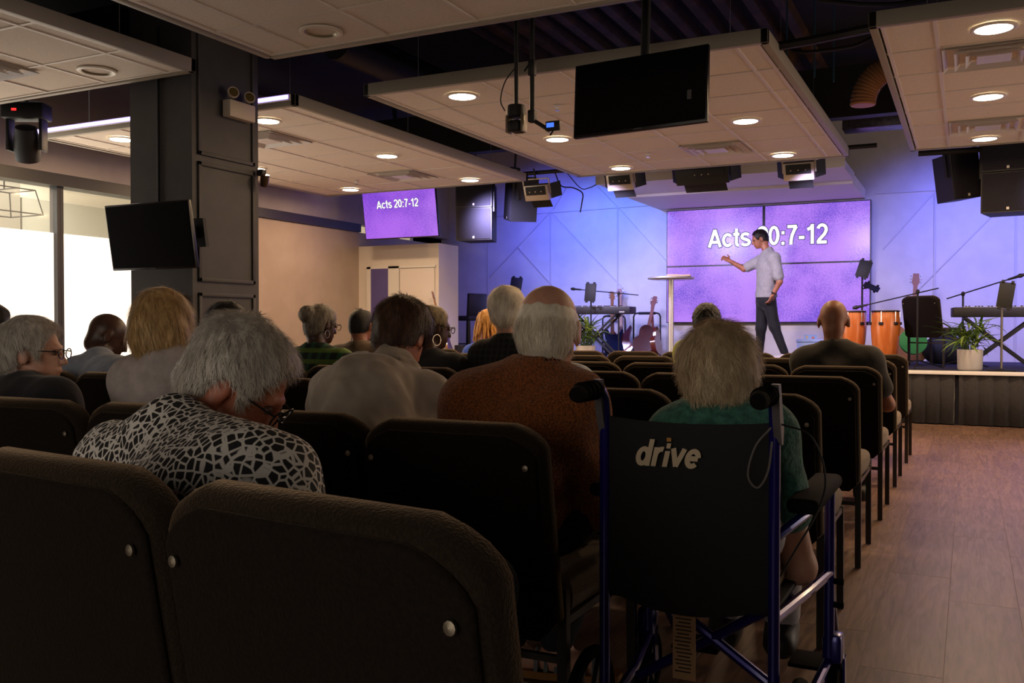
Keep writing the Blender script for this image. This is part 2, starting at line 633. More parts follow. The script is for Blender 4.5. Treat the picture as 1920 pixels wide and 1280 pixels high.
# dark panelled pillar
PYF, PYB, PXL, PXR = 4.88, 5.56, -5.545, -4.935
pl = MB().b6(PXL, PXR, PYF, PYB, 0, 4.0)
pillar = struct('pillar', pl, M_dark)
def moulding(face, a0, a1, z0, z1, w=0.028, d=0.016):
    for (u0, u1, v0, v1) in ((a0, a1, z0, z0 + w), (a0, a1, z1 - w, z1), (a0, a0 + w, z0, z1), (a1 - w, a1, z0, z1)):
        m = MB()
        if face == 'x':
            m.b6(PXR, PXR + d, u0, u1, v0, v1, 0.003)
        else:
            m.b6(u0, u1, PYF - d, PYF, v0, v1, 0.003)
        m.build('moulding', M_dark, pillar)
def pz(py, y=5.2):
    return atx(420, py, PXR).z
ya, yb = PYF + 0.05, PYB - 0.05
moulding('x', ya, yb, pz(530), pz(312))
moulding('x', ya, yb, 0.25, pz(550))
moulding('x', ya, yb, pz(300), 3.7)
moulding('y', PXL + .05, PXR - .06, 0.25, pz(556))

# soffit over the video wall
cz = wp(1233, 393).z
f0, f1 = atz(1123, 347, cz), atz(1585, 317, cz)
so = MB()
xl_, xr_ = (wp(1233, 393).x + f0.x) / 2, (wp(1623, 370).x + f1.x) / 2
yf_ = (f0.y + f1.y) / 2
ym_ = yf_ + (YB - yf_) * 0.42
so.b6(xl_, xr_, yf_, ym_, cz + 0.02, cz + 0.12).b6(xl_ + .02, xr_ - .02, ym_, YB, cz - 0.015, cz + 0.12)
struct('soffit', so, mat('soffit_white', srgb(216, 208, 206), 0.6))
struct('trim_7', MB().b6(xl_ - .02, xr_ + .02, yf_ - 0.025, yf_, cz + 0.012, cz + 0.13), M_white)
print('SOFFIT', xl_, xr_, yf_, cz)

# =================================================================== CEILING CLOUDS
M_tile = mat('mineral_tile', srgb(236, 224, 208), 0.9, col2=srgb(222, 208, 192), scale=160, bump=0.25, detail=2)
M_grid = mat('ceiling_grid_metal', srgb(222, 212, 200), 0.55)
M_edge = mat('cloud_edge_metal', srgb(158, 148, 132), 0.55)
M_edge_dark = mat('cloud_edge_shadow_grey', srgb(120, 112, 100), 0.6)
ZC = 2.80
TX = [0.07, 0.35, 0.96, 1.57, 2.18, 2.79, 2.93]
TY = [0.06, 0.67, 1.28, 1.89, 2.50, 3.11, 3.72, 4.22]
CW, CD = 3.0, 4.28
tile_cache = {}
wire_me = MB().tube([(0, 0, 0), (0, 0, 1.17)], 0.002, 5).mesh('hanger_wire', mat('wire_steel', (0.3, 0.3, 0.32), 0.4, 0.8))


def tile_mesh(w, d):
    k = (round(w, 3), round(d, 3))
    if k not in tile_cache:
        tile_cache[k] = MB().box((0, 0, 0.010), (w, d, 0.016), bevel=0.005, seg=1).mesh('tile', M_tile, 0)
    return tile_cache[k]


def cloud(x0, y0, label, holes=()):
    c = thing('ceiling_cloud', label, 'ceiling panel', (x0, y0, ZC), 0, 'suspended tile ceiling panels')
    for i in range(6):
        for j in range(7):
            w, d = TX[i + 1] - TX[i] - 0.014, TY[j + 1] - TY[j] - 0.014
            o = inst(tile_mesh(w, d), 'tile', c, ((TX[i] + TX[i + 1]) / 2, (TY[j] + TY[j + 1]) / 2, random.uniform(0.000, 0.004)))
    for x in TX:
        MB().box((x, CD / 2, 0.006), (0.022, CD - .1, 0.02)).build('grid_runner', M_grid, c, 0)
    for y in TY:
        MB().box((CW / 2, y, 0.007), (CW - .1, 0.022, 0.018)).build('grid_runner', M_grid, c, 0)
    th = 0.09
    for (ax0, ax1, ay0, ay1) in ((0, 0.045, 0, CD), (CW - .045, CW, 0, CD), (0, CW, 0, 0.045), (0, CW, CD - .045, CD)):
        MB().b6(ax0, ax1, ay0, ay1, -0.012, th - 0.012, 0.003).build('edge_trim', M_edge, c)
    MB().b6(0.05, CW - .05, 0.05, CD - .05, 0.03, 0.04).build('backing', M_black, c)
    for (x, y) in ((0.3, 0.3), (2.7, 0.3), (0.3, 2.1), (2.7, 2.1), (0.3, 3.9), (2.7, 3.9)):
        inst(wire_me, 'hanger_wire', c, (x, y, 0.03))
    return c


CL = {'A': (-7.77, 0.48), 'B': (-4.12, 0.48), 'C': (-7.77, 5.80), 'D': (-4.12, 5.80), 'E': (-0.54, 5.78)}
cloud(*CL['A'], 'unlit tile ceiling panel hanging in the top left corner before the pillar')
cloud(*CL['B'], 'large near tile ceiling panel overhead at the top centre with an unlit can')
cloud(*CL['C'], 'tile ceiling panel behind the pillar with a violet light strip on its near edge')
cloud(*CL['D'], 'lit tile ceiling panel in the centre above the hanging black television')
cloud(*CL['E'], 'lit tile ceiling panel cropped by the right edge of the photo')

WARM = (1.0, 0.66, 0.36)
M_lamp = emat('downlight_lens_lit', (1.0, 0.88, 0.66), 14)
M_lampoff = mat('downlight_reflector', srgb(150, 140, 116), 0.3, 0.4)
M_ring = mat('downlight_ring', srgb(225, 215, 200), 0.4)
ring_me = MB().lathe([(0.118, 0.0), (0.128, 0.004), (0.128, 0.012), (0.098, 0.012), (0.098, 0.004), (0.105, 0.0), (0.118, 0.0)], n=32, cap=False).mesh('trim_ring', M_ring)
lens_me = MB().lathe([(0.001, 0.002), (0.102, 0.002), (0.102, 0.010), (0.001, 0.010)], n=32).mesh('lens', M_lamp)
off_me = MB().lathe([(0.100, 0.003), (0.088, 0.02), (0.06, 0.026), (0.001, 0.028), (0.001, 0.03), (0.1, 0.03)], n=32, cap=False).mesh('reflector', M_lampoff)


def downlight(x, y, lit, label, e=19):
    t = thing('downlight', label, 'ceiling light', (x, y, ZC - 0.014), 0, 'recessed round downlights')
    inst(ring_me, 'trim_ring', t)
    if lit:
        inst(lens_me, 'lens', t)
        d = bpy.data.lights.new('downlight_beam', 'AREA')
        d.shape = 'DISK'
        d.size = 0.19
        d.energy = e
        d.color = WARM
        l = bpy.data.objects.new('downlight_beam', d)
        COL.objects.link(l)
        l.parent = t
        l.location = (0, 0, -0.02)
    else:
        inst(off_me, 'reflector', t)
    return t


pos = {0: 'near', 1: 'middle', 2: 'far'}
nm = {'C': 'ceiling panel behind the pillar', 'D': 'centre ceiling panel', 'E': 'right ceiling panel'}
for k in 'CDE':
    x0, y0 = CL[k]
    for i, dx in enumerate((0.655, 2.4)):
        for j, dy in enumerate((0.36, 2.17, 3.93)):
            downlight(x0 + dx, y0 + dy, True, 'glowing round downlight in the %s row, %s side of the %s' % (pos[j], ('left', 'right')[i], nm[k]))
downlight(CL['A'][0] + 2.4, CL['A'][1] + 3.97, False, 'unlit round can light in the top left ceiling panel')
downlight(CL['B'][0] + 0.655, CL['B'][1] + 3.97, False, 'unlit round can light in the near top ceiling panel')

# air diffusers: square stepped louvres
M_diff = mat('diffuser_white', srgb(214, 208, 204), 0.4)
def ring(w, z0, z1, wi):
    m = MB()
    a, b = w / 2, wi / 2
    vs = [(-a, -a, z0), (a, -a, z0), (a, a, z0), (-a, a, z0), (-b, -b, z1), (b, -b, z1), (b, b, z1), (-b, b, z1)]
    fs = [(i, (i + 1) % 4, 4 + (i + 1) % 4, 4 + i) for i in range(4)]
    vs2 = [(x, y, z + 0.004) for x, y, z in vs]
    m.add(vs, fs).add(vs2, fs)
    return m
df_parts = [ring(0.60, 0.0, 0.03, 0.52), ring(0.46, -0.014, 0.028, 0.38), ring(0.33, -0.018, 0.02, 0.26)]
df_me = [m.mesh('vane', M_diff, 0) for m in df_parts]
core_me = MB().box((0, 0, -0.006), (0.2, 0.2, 0.012), bevel=0.003, seg=1).mesh('core', M_diff)
back_me = MB().box((0, 0, 0.03), (0.56, 0.56, 0.004)).mesh('plenum', mat('diffuser_dark', srgb(70, 66, 66), 0.7), 0)
def diffuser(x, y, label):
    t = thing('air_diffuser', label, 'vent', (x, y, ZC - 0.016), 0, 'square ceiling air diffusers')
    for m in df_me:
        inst(m, 'vane', t)
    inst(core_me, 'core', t)
    inst(back_me, 'plenum', t)
diffuser(-2.25, 9.09, 'square metal air diffuser in the centre ceiling panel')
diffuser(-5.9, 9.09, 'square metal air diffuser in the far part of the panel behind the pillar')
diffuser(-5.9, 6.77, 'square metal air diffuser right beside the pillar')
diffuser(0.13, 6.76, 'square metal air diffuser at the near end of the right panel')
diffuser(0.13, 9.09, 'square metal air diffuser at the far end of the right panel')
diffuser(-6.05, 4.0, 'square metal air diffuser cut by the left edge of the photo')
# sprinkler heads
def sprinkler(x, y, label):
    t = thing('sprinkler_head', label, 'sprinkler', (x, y, ZC - 0.004), 0, 'small pendant sprinkler heads')
    MB().lathe([(0.03, 0.0), (0.03, -0.006), (0.012, -0.012), (0.010, -0.035)], n=14).build('escutcheon', M_white, t)
    MB().lathe([(0.001, -0.035), (0.02, -0.037), (0.02, -0.04), (0.001, -0.041)], n=12).build('deflector', mat('chrome', (0.7, 0.7, 0.72), 0.15, 1.0), t)
sprinkler(-2.94, 6.76, 'sprinkler head in the centre panel left of the hanging television')
sprinkler(-2.93, 9.04, 'sprinkler head in the centre panel left of its air diffuser')
sprinkler(-6.64, 9.2, 'sprinkler head in the panel behind the pillar')

# violet LED batten along the near edge of the panel behind the pillar
t = thing('light_strip', 'glowing violet white light strip along the edge behind the pillar', 'light strip', (CL['C'][0], CL['C'][1] - 0.03, ZC + 0.045))
MB().b6(0.02, CW - .02, -0.02, 0.0, -0.022, 0.022).build('channel', M_white, t)
MB().b6(0.03, CW - .03, -0.026, -0.0205, -0.014, 0.014).build('led_diffuser', emat('led_violet', (0.42, 0.30, 1.0), 5.0), t)

# steel, ducts and cables in the dark void
M_duct = mat('black_duct', srgb(34, 33, 36), 0.5, 0.3)
struct('ceiling_beam', MB().b6(XL, 5, 5.15, 5.35, 3.45, 3.95), M_black)
struct('ceiling_beam', MB().b6(XL, 5, 10.55, 10.72, 3.3, 3.85), M_black)
struct('ceiling_beam', MB().b6(-4.55, -4.35, 5.4, 10.5, 3.4, 3.9), M_black)
_p = aty(1640, 236, 11.6)
tag(MB().b6(_p.x - 0.35, _p.x + 0.6, 11.5, 11.8, _p.z - 0.03, 3.995, 0.01).build('air_duct', mat('foil_duct', srgb(110, 104, 110), 0.35, 0.7, col2=srgb(80, 76, 84), scale=20)), 'short flat foil duct above the gap on the right', 'duct')
tag(MB().tube([(-4.45, 5.9, 3.26), (-4.43, 10.4, 3.26)], 0.13, 16).build('air_duct', M_duct), 'slim black air duct above the gap left of the centre panel', 'duct')
tag(MB().b6(-7.7, -5.6, 4.80, 5.12, 3.05, 3.4, 0.01).build('air_duct', M_duct), 'wide black rectangular duct above the pillar', 'duct')
# flexible duct elbow
pts = []
for i in range(40):
    a = i / 39
    ang = a * 1.9
    p = aty(1618, 172, 8.6)
    pts.append((p.x + 0.26 * (1 - math.cos(ang)) + (0.5 * max(0, a - .75)), p.y, p.z - .12 + 0.30 * math.sin(ang)))
rs = [0.10 + 0.010 * (i % 2) for i in range(40)]
tag(MB().tube(pts, rs, 16).build('flexible_duct', mat('insulated_flex', srgb(190, 140, 100), 0.5, 0.2)), 'ribbed tan flexible duct elbow above the right gap', 'duct')
def cable(name, pts, r, label, m=None):
    # smooth Catmull-Rom path
    return tag(MB().tube(smooth_path(pts), r, 6).build(name, m or M_black), label, 'cable')
cable('power_cable', [aty(1440, 90, 6.2), aty(1510, 78, 6.2), aty(1570, 66, 6.2), aty(1640, 52, 6.1)], 0.03, 'thick black cable strung between the centre and right panels')
cable('power_cable', [aty(1470, 86, 6.6), aty(1500, 97, 6.6), aty(1540, 95, 6.6), aty(1600, 86, 6.6), aty(1640, 68, 6.6)], 0.012, 'thin sagging black cable between the centre and right panels')
cable('power_cable', [aty(1535, 0, 6.2), aty(1620, 8, 6.2), aty(1700, 5, 6.2), aty(1800, -20, 6.2)], 0.014, 'drooping black cable at the top right of the ceiling void')
for (px, y, lab) in ((1475, 7.0, 'left'), (1527, 7.2, 'middle'), (1563, 7.4, 'right')):
    p = aty(px, 150, y)
    tag(MB().tube([(p.x, p.y, 2.9), (p.x, p.y, 4.0)], 0.006, 6).build('threaded_rod', mat('teal_steel', srgb(60, 110, 140), 0.4, 0.6)), 'thin steel hanger rod, %s one of three right of the centre panel' % lab, 'rod', 'steel hanger rods')
cable('hanging_cable', [(aty(1040, 339, 10.62).x, 10.62, 2.975), aty(1052, 348, 10.66), aty(1075, 352, 10.66), aty(1092, 362, 10.66), aty(1091, 380, 10.66), aty(1088, 398, 10.66)], 0.008, 'black cable dangling over the blue stage wall')
cable('hanging_cable', [aty(1118, 346, 10.66), aty(1105, 352, 10.66), aty(1088, 352, 10.66), (aty(1060, 334, 10.62).x, 10.62, 2.975)], 0.006, 'thin black cable looping left of the soffit corner')

# =================================================================== CHAIRS
M_fab = mat('brown_chair_fabric', srgb(40, 32, 25), 0.95, col2=srgb(30, 24, 18), scale=240, bump=0.3, sheen=0.9, sheen_tint=(0.55, 0.40, 0.26), spec=0.1, detail=2)
M_seatfab = mat('taupe_seat_fabric', srgb(124, 106, 90), 0.95, col2=srgb(96, 82, 70), scale=240, bump=0.3, sheen=0.2, detail=2)
M_leg = mat('chair_leg_steel', srgb(50, 44, 40), 0.4, 0.5)


def padded(poly, d0, d1, axis='y', r=0.022, tilt=0.0, piv=0.0):
    """rounded upholstered slab from an outline"""
    bm = bmesh.new()
    n = len(poly)
    def P(a, b, d):
        return Vector((a, d, b)) if axis == 'y' else Vector((a, b, d))
    v0 = [bm.verts.new(P(a, b, d0)) for a, b in poly]
    v1 = [bm.verts.new(P(a, b, d1)) for a, b in poly]
    bm.faces.new(v0)
    bm.faces.new(v1[::-1])
    for i in range(n):
        j = (i + 1) % n
        bm.faces.new((v0[j], v0[i], v1[i], v1[j]))
    bmesh.ops.recalc_face_normals(bm, faces=bm.faces[:])
    ed = [e for e in bm.edges if (e.verts[0] in v0) == (e.verts[1] in v0)]
    bmesh.ops.bevel(bm, geom=ed, offset=r, segments=4, profile=0.5, affect='EDGES', clamp_overlap=True)
    if tilt:
        M = Matrix.Translation((0, 0, piv)) @ Matrix.Rotation(tilt, 4, 'X') @ Matrix.Translation((0, 0, -piv))
        bmesh.ops.transform(bm, matrix=M, verts=bm.verts[:])
    m = MB()
    bm.verts.index_update()
    m.add([v.co.copy() for v in bm.verts], [[v.index for v in f.verts] for f in bm.faces])
    bm.free()
    return m


def rc(w, z0, z1, cx, cz, n=4, cb=0.03):
    """outline with softly cut top corners"""
    h = w / 2
    pts = [(-h + cb, z0), (h - cb, z0), (h, z0 + cb)]
    def arc(ax, az, bx, bz, kx, kz):
        out = []
        for i in range(n + 1):
            t_ = i / n
            x = (1 - t_) ** 2 * ax + 2 * t_ * (1 - t_) * kx + t_ ** 2 * bx
            z = (1 - t_) ** 2 * az + 2 * t_ * (1 - t_) * kz + t_ ** 2 * bz
            out.append((x, z))
        return out
    pts += arc(h, z1 - cz, h - cx, z1, h - 0.012, z1 - 0.018)
    pts += arc(-h + cx, z1, -h, z1 - cz, -h + 0.012, z1 - 0.018)
    pts += [(-h, z0 + cb)]
    return pts


LEAN = 0.20
CHW = 0.468
chair_me = {
    'backrest': padded(rc(CHW, 0.37, 0.855, 0.075, 0.055), -0.085, -0.020, 'y', 0.026, LEAN, 0.40).mesh('backrest', M_fab),
    'back_shell': padded(rc(CHW - 0.03, 0.36, 0.838, 0.07, 0.05), -0.094, -0.080, 'y', 0.008, LEAN, 0.40).mesh('back_shell', mat('dark_back_shell', srgb(30, 24, 19), 0.95, col2=srgb(22, 17, 14), scale=200, bump=0.2, sheen=0.25, sheen_tint=(0.55, 0.40, 0.26), spec=0.1)),
    'seat': padded([(-0.225, 0.03), (0.225, 0.03), (0.234, 0.30), (0.225, 0.47), (0.19, 0.51), (-0.19, 0.51), (-0.225, 0.47), (-0.234, 0.30)], 0.375, 0.462, 'z', 0.034).mesh('seat', M_seatfab),
}
LX = 0.218
leg_r = MB().bar((0, 0, 0.004), (0, -0.01, 0.45), 0.024).mesh('leg', M_leg, 0)
leg_f = MB().bar((0, 0, 0.004), (0, -0.02, 0.385), 0.024).mesh('leg', M_leg, 0)
glide = MB().lathe([(0.016, 0), (0.016, 0.012), (0.012, 0.016)], n=10).mesh('foot_glide', M_black)
str_me = MB().bar((-LX, 0, 0), (LX, 0, 0), 0.016).mesh('stretcher', M_leg, 0)
side_me = MB().bar((0, 0, 0), (0, 0.5, 0), 0.018).mesh('side_rail', M_leg, 0)
knob_me = MB().lathe([(0.001, 0), (0.007, 0), (0.007, 0.004), (0.001, 0.006)], n=10, rot=(PI / 2, 0, 0)).mesh('bolt_cap', mat('bolt_chrome', (0.3, 0.26, 0.2), 0.5, 1.0))


def make_chair(x, y, rotz, label, group, z=0.0):
    t = thing('stacking_chair', label, 'chair', (x, y, z), rotz, group)
    for k in ('backrest', 'back_shell', 'seat'):
        inst(chair_me[k], k, t)
    for s in (-1, 1):
        inst(leg_r, 'leg', t, (s * LX, 0.0, 0))
        inst(leg_f, 'leg', t, (s * LX, 0.49, 0))
        inst(side_me, 'side_rail', t, (s * LX, 0.0, 0.372))
        inst(knob_me, 'bolt_cap', t, (s * (LX - 0.02), -0.17, 0.745))
    inst(str_me, 'stretcher', t, (0, 0.0, 0.28))
    return t


ROWS = [7.66, 6.50, 5.35, 4.24, 3.13, 1.97]
ordn = ['first', 'second', 'third', 'fourth', 'fifth', 'sixth', 'seventh', 'eighth', 'ninth', 'tenth']
rown = ['front row by the stage', 'second row from the stage', 'third row from the stage', 'fourth row from the stage', 'fifth row from the stage', 'row of the bald man in rust']
cnt = [10, 10, 9, 9, 9, 5]
for r_, y in enumerate(ROWS):
    for k in range(cnt[r_]):
        x = -0.645 - 0.482 * k
        if r_ == 5:
            x = -1.05 - 0.48 * k
        lab = 'brown padded chair, %s from the right aisle, %s' % (ordn[k], rown[r_])
        if r_ == 5:
            lab = 'brown padded chair, %s left of the wheelchair in its row' % ordn[k]
        make_chair(x + random.uniform(-.003, .003), y + random.uniform(-.02, .02), math.radians(random.uniform(-.35, .35)), lab, 'brown padded chairs in rows')
R0 = math.radians(-8.8)
for (x, y, lab) in ((-0.605, 0.905, 'large nearest brown chair at the bottom centre of the photo'), (-1.105, 0.985, 'nearest brown chair at the bottom left, behind the woman in leopard print')):
    o = make_chair(x, y, R0, lab, 'brown padded chairs in rows')
    o.scale = (1.05, 0.86, 1.04)


# =================================================================== LETTERING (stroke glyphs, unit cap height)
def arcp(cx, cy, rx, ry, a0, a1, n=14):
    return [(cx + rx * math.cos(math.radians(a0 + (a1 - a0) * i / n)), cy + ry * math.sin(math.radians(a0 + (a1 - a0) * i / n))) for i in range(n + 1)]


GL = {
    'A': (0.74, [[(0.07, 0.0), (0.37, 0.93)], [(0.37, 0.93), (0.67, 0.0)], [(0.18, 0.27), (0.56, 0.27)]]),
    'c': (0.58, [arcp(0.31, 0.36, 0.22, 0.29, 42, 318, 18)]),
    't': (0.38, [[(0.19, 0.94), (0.19, 0.2)] + arcp(0.30, 0.2, 0.11, 0.13, 180, 280, 6), [(0.02, 0.65), (0.35, 0.65)]]),
    's': (0.56, [arcp(0.28, 0.50, 0.19, 0.15, 30, 200, 9) + [(0.16, 0.41), (0.40, 0.32)] + arcp(0.28, 0.215, 0.20, 0.145, 25, -155, 10)]),
    '2': (0.58, [arcp(0.29, 0.70, 0.20, 0.23, 165, -20, 12) + [(0.40, 0.46), (0.16, 0.20), (0.09, 0.07)], [(0.04, 0.07), (0.52, 0.07)]]),
    '0': (0.58, [arcp(0.29, 0.50, 0.20, 0.42, 0, 360, 26)]),
    ':': (0.33, [[(0.085, 0.08), (0.245, 0.08)], [(0.085, 0.62), (0.245, 0.62)]]),
    '7': (0.58, [[(0.05, 0.92), (0.52, 0.92)], [(0.50, 0.92), (0.40, 0.74), (0.29, 0.48), (0.24, 0.22), (0.23, 0.0)]]),
    '-': (0.36, [[(0.04, 0.34), (0.32, 0.34)]]),
    '1': (0.52, [[(0.34, 0.0), (0.34, 1.0)], [(0.34, 0.93), (0.25, 0.80), (0.10, 0.73)]]),
    ' ': (0.30, []),
    'd': (0.62, [arcp(0.27, 0.36, 0.185, 0.28, 0, 360, 22), [(0.50, 1.02), (0.50, 0.0)]]),
    'r': (0.42, [[(0.12, 0.72), (0.12, 0.0)], arcp(0.34, 0.42, 0.21, 0.24, 180, 75, 8)]),
    'i': (0.30, [[(0.14, 0.60), (0.14, 0.0)], [(0.06, 0.80), (0.22, 0.80)]]),
    'v': (0.54, [[(0.04, 0.72), (0.26, 0.04)], [(0.48, 0.72), (0.26, 0.04)]]),
    'e': (0.60, [[(0.14, 0.37), (0.50, 0.37)], arcp(0.31, 0.37, 0.20, 0.28, 8, 315, 20)]),
}


def ribbon(pts, w, m, y, xf):
    """flat stroke of constant width"""
    P = [Vector((a, b)) for a, b in pts]
    L, R = [], []
    for i, p in enumerate(P):
        d = (P[min(i + 1, len(P) - 1)] - P[max(i - 1, 0)]).normalized()
        nn = Vector((-d.y, d.x))
        L.append(p + nn * w / 2)
        R.append(p - nn * w / 2)
    k = len(P)
    vs = [xf(q, y) for q in L] + [xf(q, y) for q in R]
    vs += [xf(q, y + 0.0008) for q in L] + [xf(q, y + 0.0008) for q in R]
    fs = []
    for i in range(k - 1):
        fs += [(i, i + 1, k + i + 1, k + i), (2 * k + i, 2 * k + i + 1, 3 * k + i + 1, 3 * k + i)]
    m.add(vs, fs)


def lettering(parent, s, c, h, m, mo=None, w=0.165, shear=0.0, gap=0.0, name='letter', special=None):
    """one mesh part for each character, centred on c in the parent's XZ plane, facing -Y"""
    tot = sum(GL[ch][0] + gap for ch in s) - gap
    x = -tot / 2
    for ch in s:
        adv, strokes = GL[ch]
        for k, (mm, ww, yy) in enumerate(((mo, w + 0.07, c.y), (m, w, c.y - 0.003))):
            if mm is None or not strokes:
                continue
            b = MB()
            xf = lambda q, y, x=x: (c.x + (x + q.x + shear * q.y) * h, y, c.z + (q.y - 0.5) * h)
            for si, st_ in enumerate(strokes):
                wk = ww
                if ch in ':' or (ch == 'i' and st_[0][1] > 0.7):
                    wk = ww
                e = (mo is not None and k == 0) * 0.035
                q = [tuple(v) for v in st_]
                if e and len(q) == 2:
                    d = (Vector(q[1]) - Vector(q[0])).normalized() * e
                    q = [tuple(Vector(q[0]) - d), tuple(Vector(q[1]) + d)]
                ribbon(q, wk, b, yy - 0.0012 * si, xf)
            b.build(name if k else name + '_outline', special.get(ch, mm) if special else mm, parent, 0)
        x += adv + gap


# =================================================================== VIDEO WALL
def noise_screen(name, c1, c2, scale, s, aniso=None):
    m = bpy.data.materials.new(name)
    m.use_nodes = True
    nt = m.node_tree
    b = nt.nodes['Principled BSDF']
    b.inputs['Base Color'].default_value = (0.01, 0.01, 0.012, 1)
    b.inputs['Roughness'].default_value = 0.25
    tc = nt.nodes.new('ShaderNodeTexCoord')
    mp = nt.nodes.new('ShaderNodeMapping')
    if aniso:
        mp.inputs['Rotation'].default_value = (0, 0.6, 0)
        mp.inputs['Scale'].default_value = aniso
    nt.links.new(tc.outputs['Object'], mp.inputs[0])
    n1 = nt.nodes.new('ShaderNodeTexNoise')
    n1.inputs['Scale'].default_value = scale
    n1.inputs['Detail'].default_value = 6
    n1.inputs['Roughness'].default_value = 0.75
    nt.links.new(mp.outputs[0], n1.inputs['Vector'])
    n2 = nt.nodes.new('ShaderNodeTexNoise')
    n2.inputs['Scale'].default_value = 1.6
    n2.inputs['Detail'].default_value = 2
    nt.links.new(tc.outputs['Object'], n2.inputs['Vector'])
    ad = nt.nodes.new('ShaderNodeMath')
    ad.operation = 'MULTIPLY_ADD'
    ad.inputs[1].default_value = 0.8
    nt.links.new(n2.outputs[0], ad.inputs[0])
    nt.links.new(n1.outputs[0], ad.inputs[2])
    rp = nt.nodes.new('ShaderNodeValToRGB')
    rp.color_ramp.elements[0].position = 0.62
    rp.color_ramp.elements[1].position = 1.15 if False else 1.0
    rp.color_ramp.elements[0].color = (*c1, 1)
    rp.color_ramp.elements[1].color = (*c2, 1)
    nt.links.new(ad.outputs[0], rp.inputs[0])
    nt.links.new(rp.outputs[0], b.inputs['Emission Color'])
    b.inputs['Emission Strength'].default_value = s
    return m


M_scr = noise_screen('purple_slide', srgb(76, 52, 206), srgb(190, 132, 255), 55, 0.88)
M_bez = mat('black_bezel', srgb(14, 12, 20), 0.3)
M_txt = emat('slide_text_white', (1, 1, 1), 1.0)
M_txt_o = emat('slide_text_outline', srgb(70, 48, 150), 0.5)
vx0, vx1 = -4.205, -1.25
vz0, vz1 = 1.10, 2.825
vy = YB - 0.10
vw = thing('video_wall', 'four panel video wall showing a purple slide with white verse reference', 'video wall', ((vx0 + vx1) / 2, vy, (vz0 + vz1) / 2))
hw, hh = (vx1 - vx0) / 2, (vz1 - vz0) / 2
for i, sx in enumerate((-1, 1)):
    for sz in (-1, 1):
        p = MB().b6(min(0, sx * hw), max(0, sx * hw), 0.0, 0.07, min(0, sz * hh), max(0, sz * hh)).build('panel', M_bez, vw)
        g = 0.012
        gi = 0.020 if sz > 0 else 0.004
        x0, x1 = sorted((sx * (hw - g), sx * gi))
        z0, z1 = sorted((sz * (hh - g), sz * 0.012))
        MB().b6(x0, x1, -0.003, -0.0005, z0, z1).build('screen', M_scr, p, 0)
tx = Vector((aty(1437, 442, vy).x - vw.location.x, -0.006, aty(1437, 442, vy).z - vw.location.z))
lettering(vw, 'Acts 20:7-12', tx, 0.285, M_txt, M_txt_o)

# hanging televisions
def tv(label, c, w, h, yaw, pitch, lit=False, pole_to=3.9, pole_from=None, roll=0.0, front=True):
    t = thing('television', label, 'television', c)
    t.rotation_euler = Euler((pitch, roll, yaw), 'XYZ')
    MB().box((0, 0.02, 0), (w, 0.035, h), bevel=0.006).build('casing', M_bez, t)
    MB().box((0, 0.05, 0), (w * .7, 0.035, h * .6), bevel=0.01).build('rear_housing', M_black, t)
    if lit:
        MB().b6(-w / 2 + .012, w / 2 - .012, -0.0005, 0.002, -h / 2 + .016, h / 2 - .012).build('screen', noise_screen('purple_slide_side', srgb(92, 44, 205), srgb(186, 110, 255), 26, 0.8, (1, 1, 4)), t, 0)
    else:
        MB().b6(-w / 2 + .012, w / 2 - .012, -0.0005, 0.002, -h / 2 + .016, h / 2 - .012).build('screen', mat('screen_off', srgb(10, 10, 11), 0.3, spec=0.12), t, 0)
    MB().box((0, 0.0, -h / 2 + 0.008), (0.05, 0.002, 0.007)).build('maker_badge', mat('badge_grey', srgb(90, 90, 92), 0.4), t)
    return t


t = tv('large black television switched off, hanging from the ceiling in the centre', aty(1197, 173, 5.25), 0.84, 0.455, math.radians(-3), math.radians(-6), roll=math.radians(-1))
c = t.location
MB().tube([(0, 0.09, -0.05), (0, 0.09, 1.9)], 0.028, 14).build('drop_pole', M_black, t)
MB().b6(0.30, 0.325, -0.003, 0.0, -0.085, -0.03).build('sticker', mat('badge_grey', srgb(90, 90, 92), 0.4), t)
t = tv('black television switched off, angled on a bracket on the dark pillar', aty(279, 443, 4.62), 0.78, 0.46, math.radians(1), math.radians(9))
MB().box((0.2, 0.14, 0), (0.08, 0.2, 0.08)).box((0.2, 0.23, 0), (0.2, 0.03, 0.2)).build('bracket', M_black, t)
t = tv('television beside the speakers showing the purple verse slide', aty(749, 399, 10.75), 1.20, 0.70, math.radians(0), math.radians(9), lit=True)
lettering(t, 'Acts 20:7-12', Vector((-0.02, -0.003, 0.13)), 0.112, M_txt, M_txt_o)
MB().tube([(0, 0.1, 0), (0, 0.1, 1.6)], 0.03, 12).build('drop_pole', M_black, t)
# surface raceways beside pillar TV
tag(MB().tube([(aty(300, 350, PYF).x, PYF - .012, 1.85), (aty(300, 350, PYF).x, PYF - .012, 3.2)], 0.010, 8).build('cable_conduit', M_black), 'black cable conduit running up the pillar above its television', 'conduit')

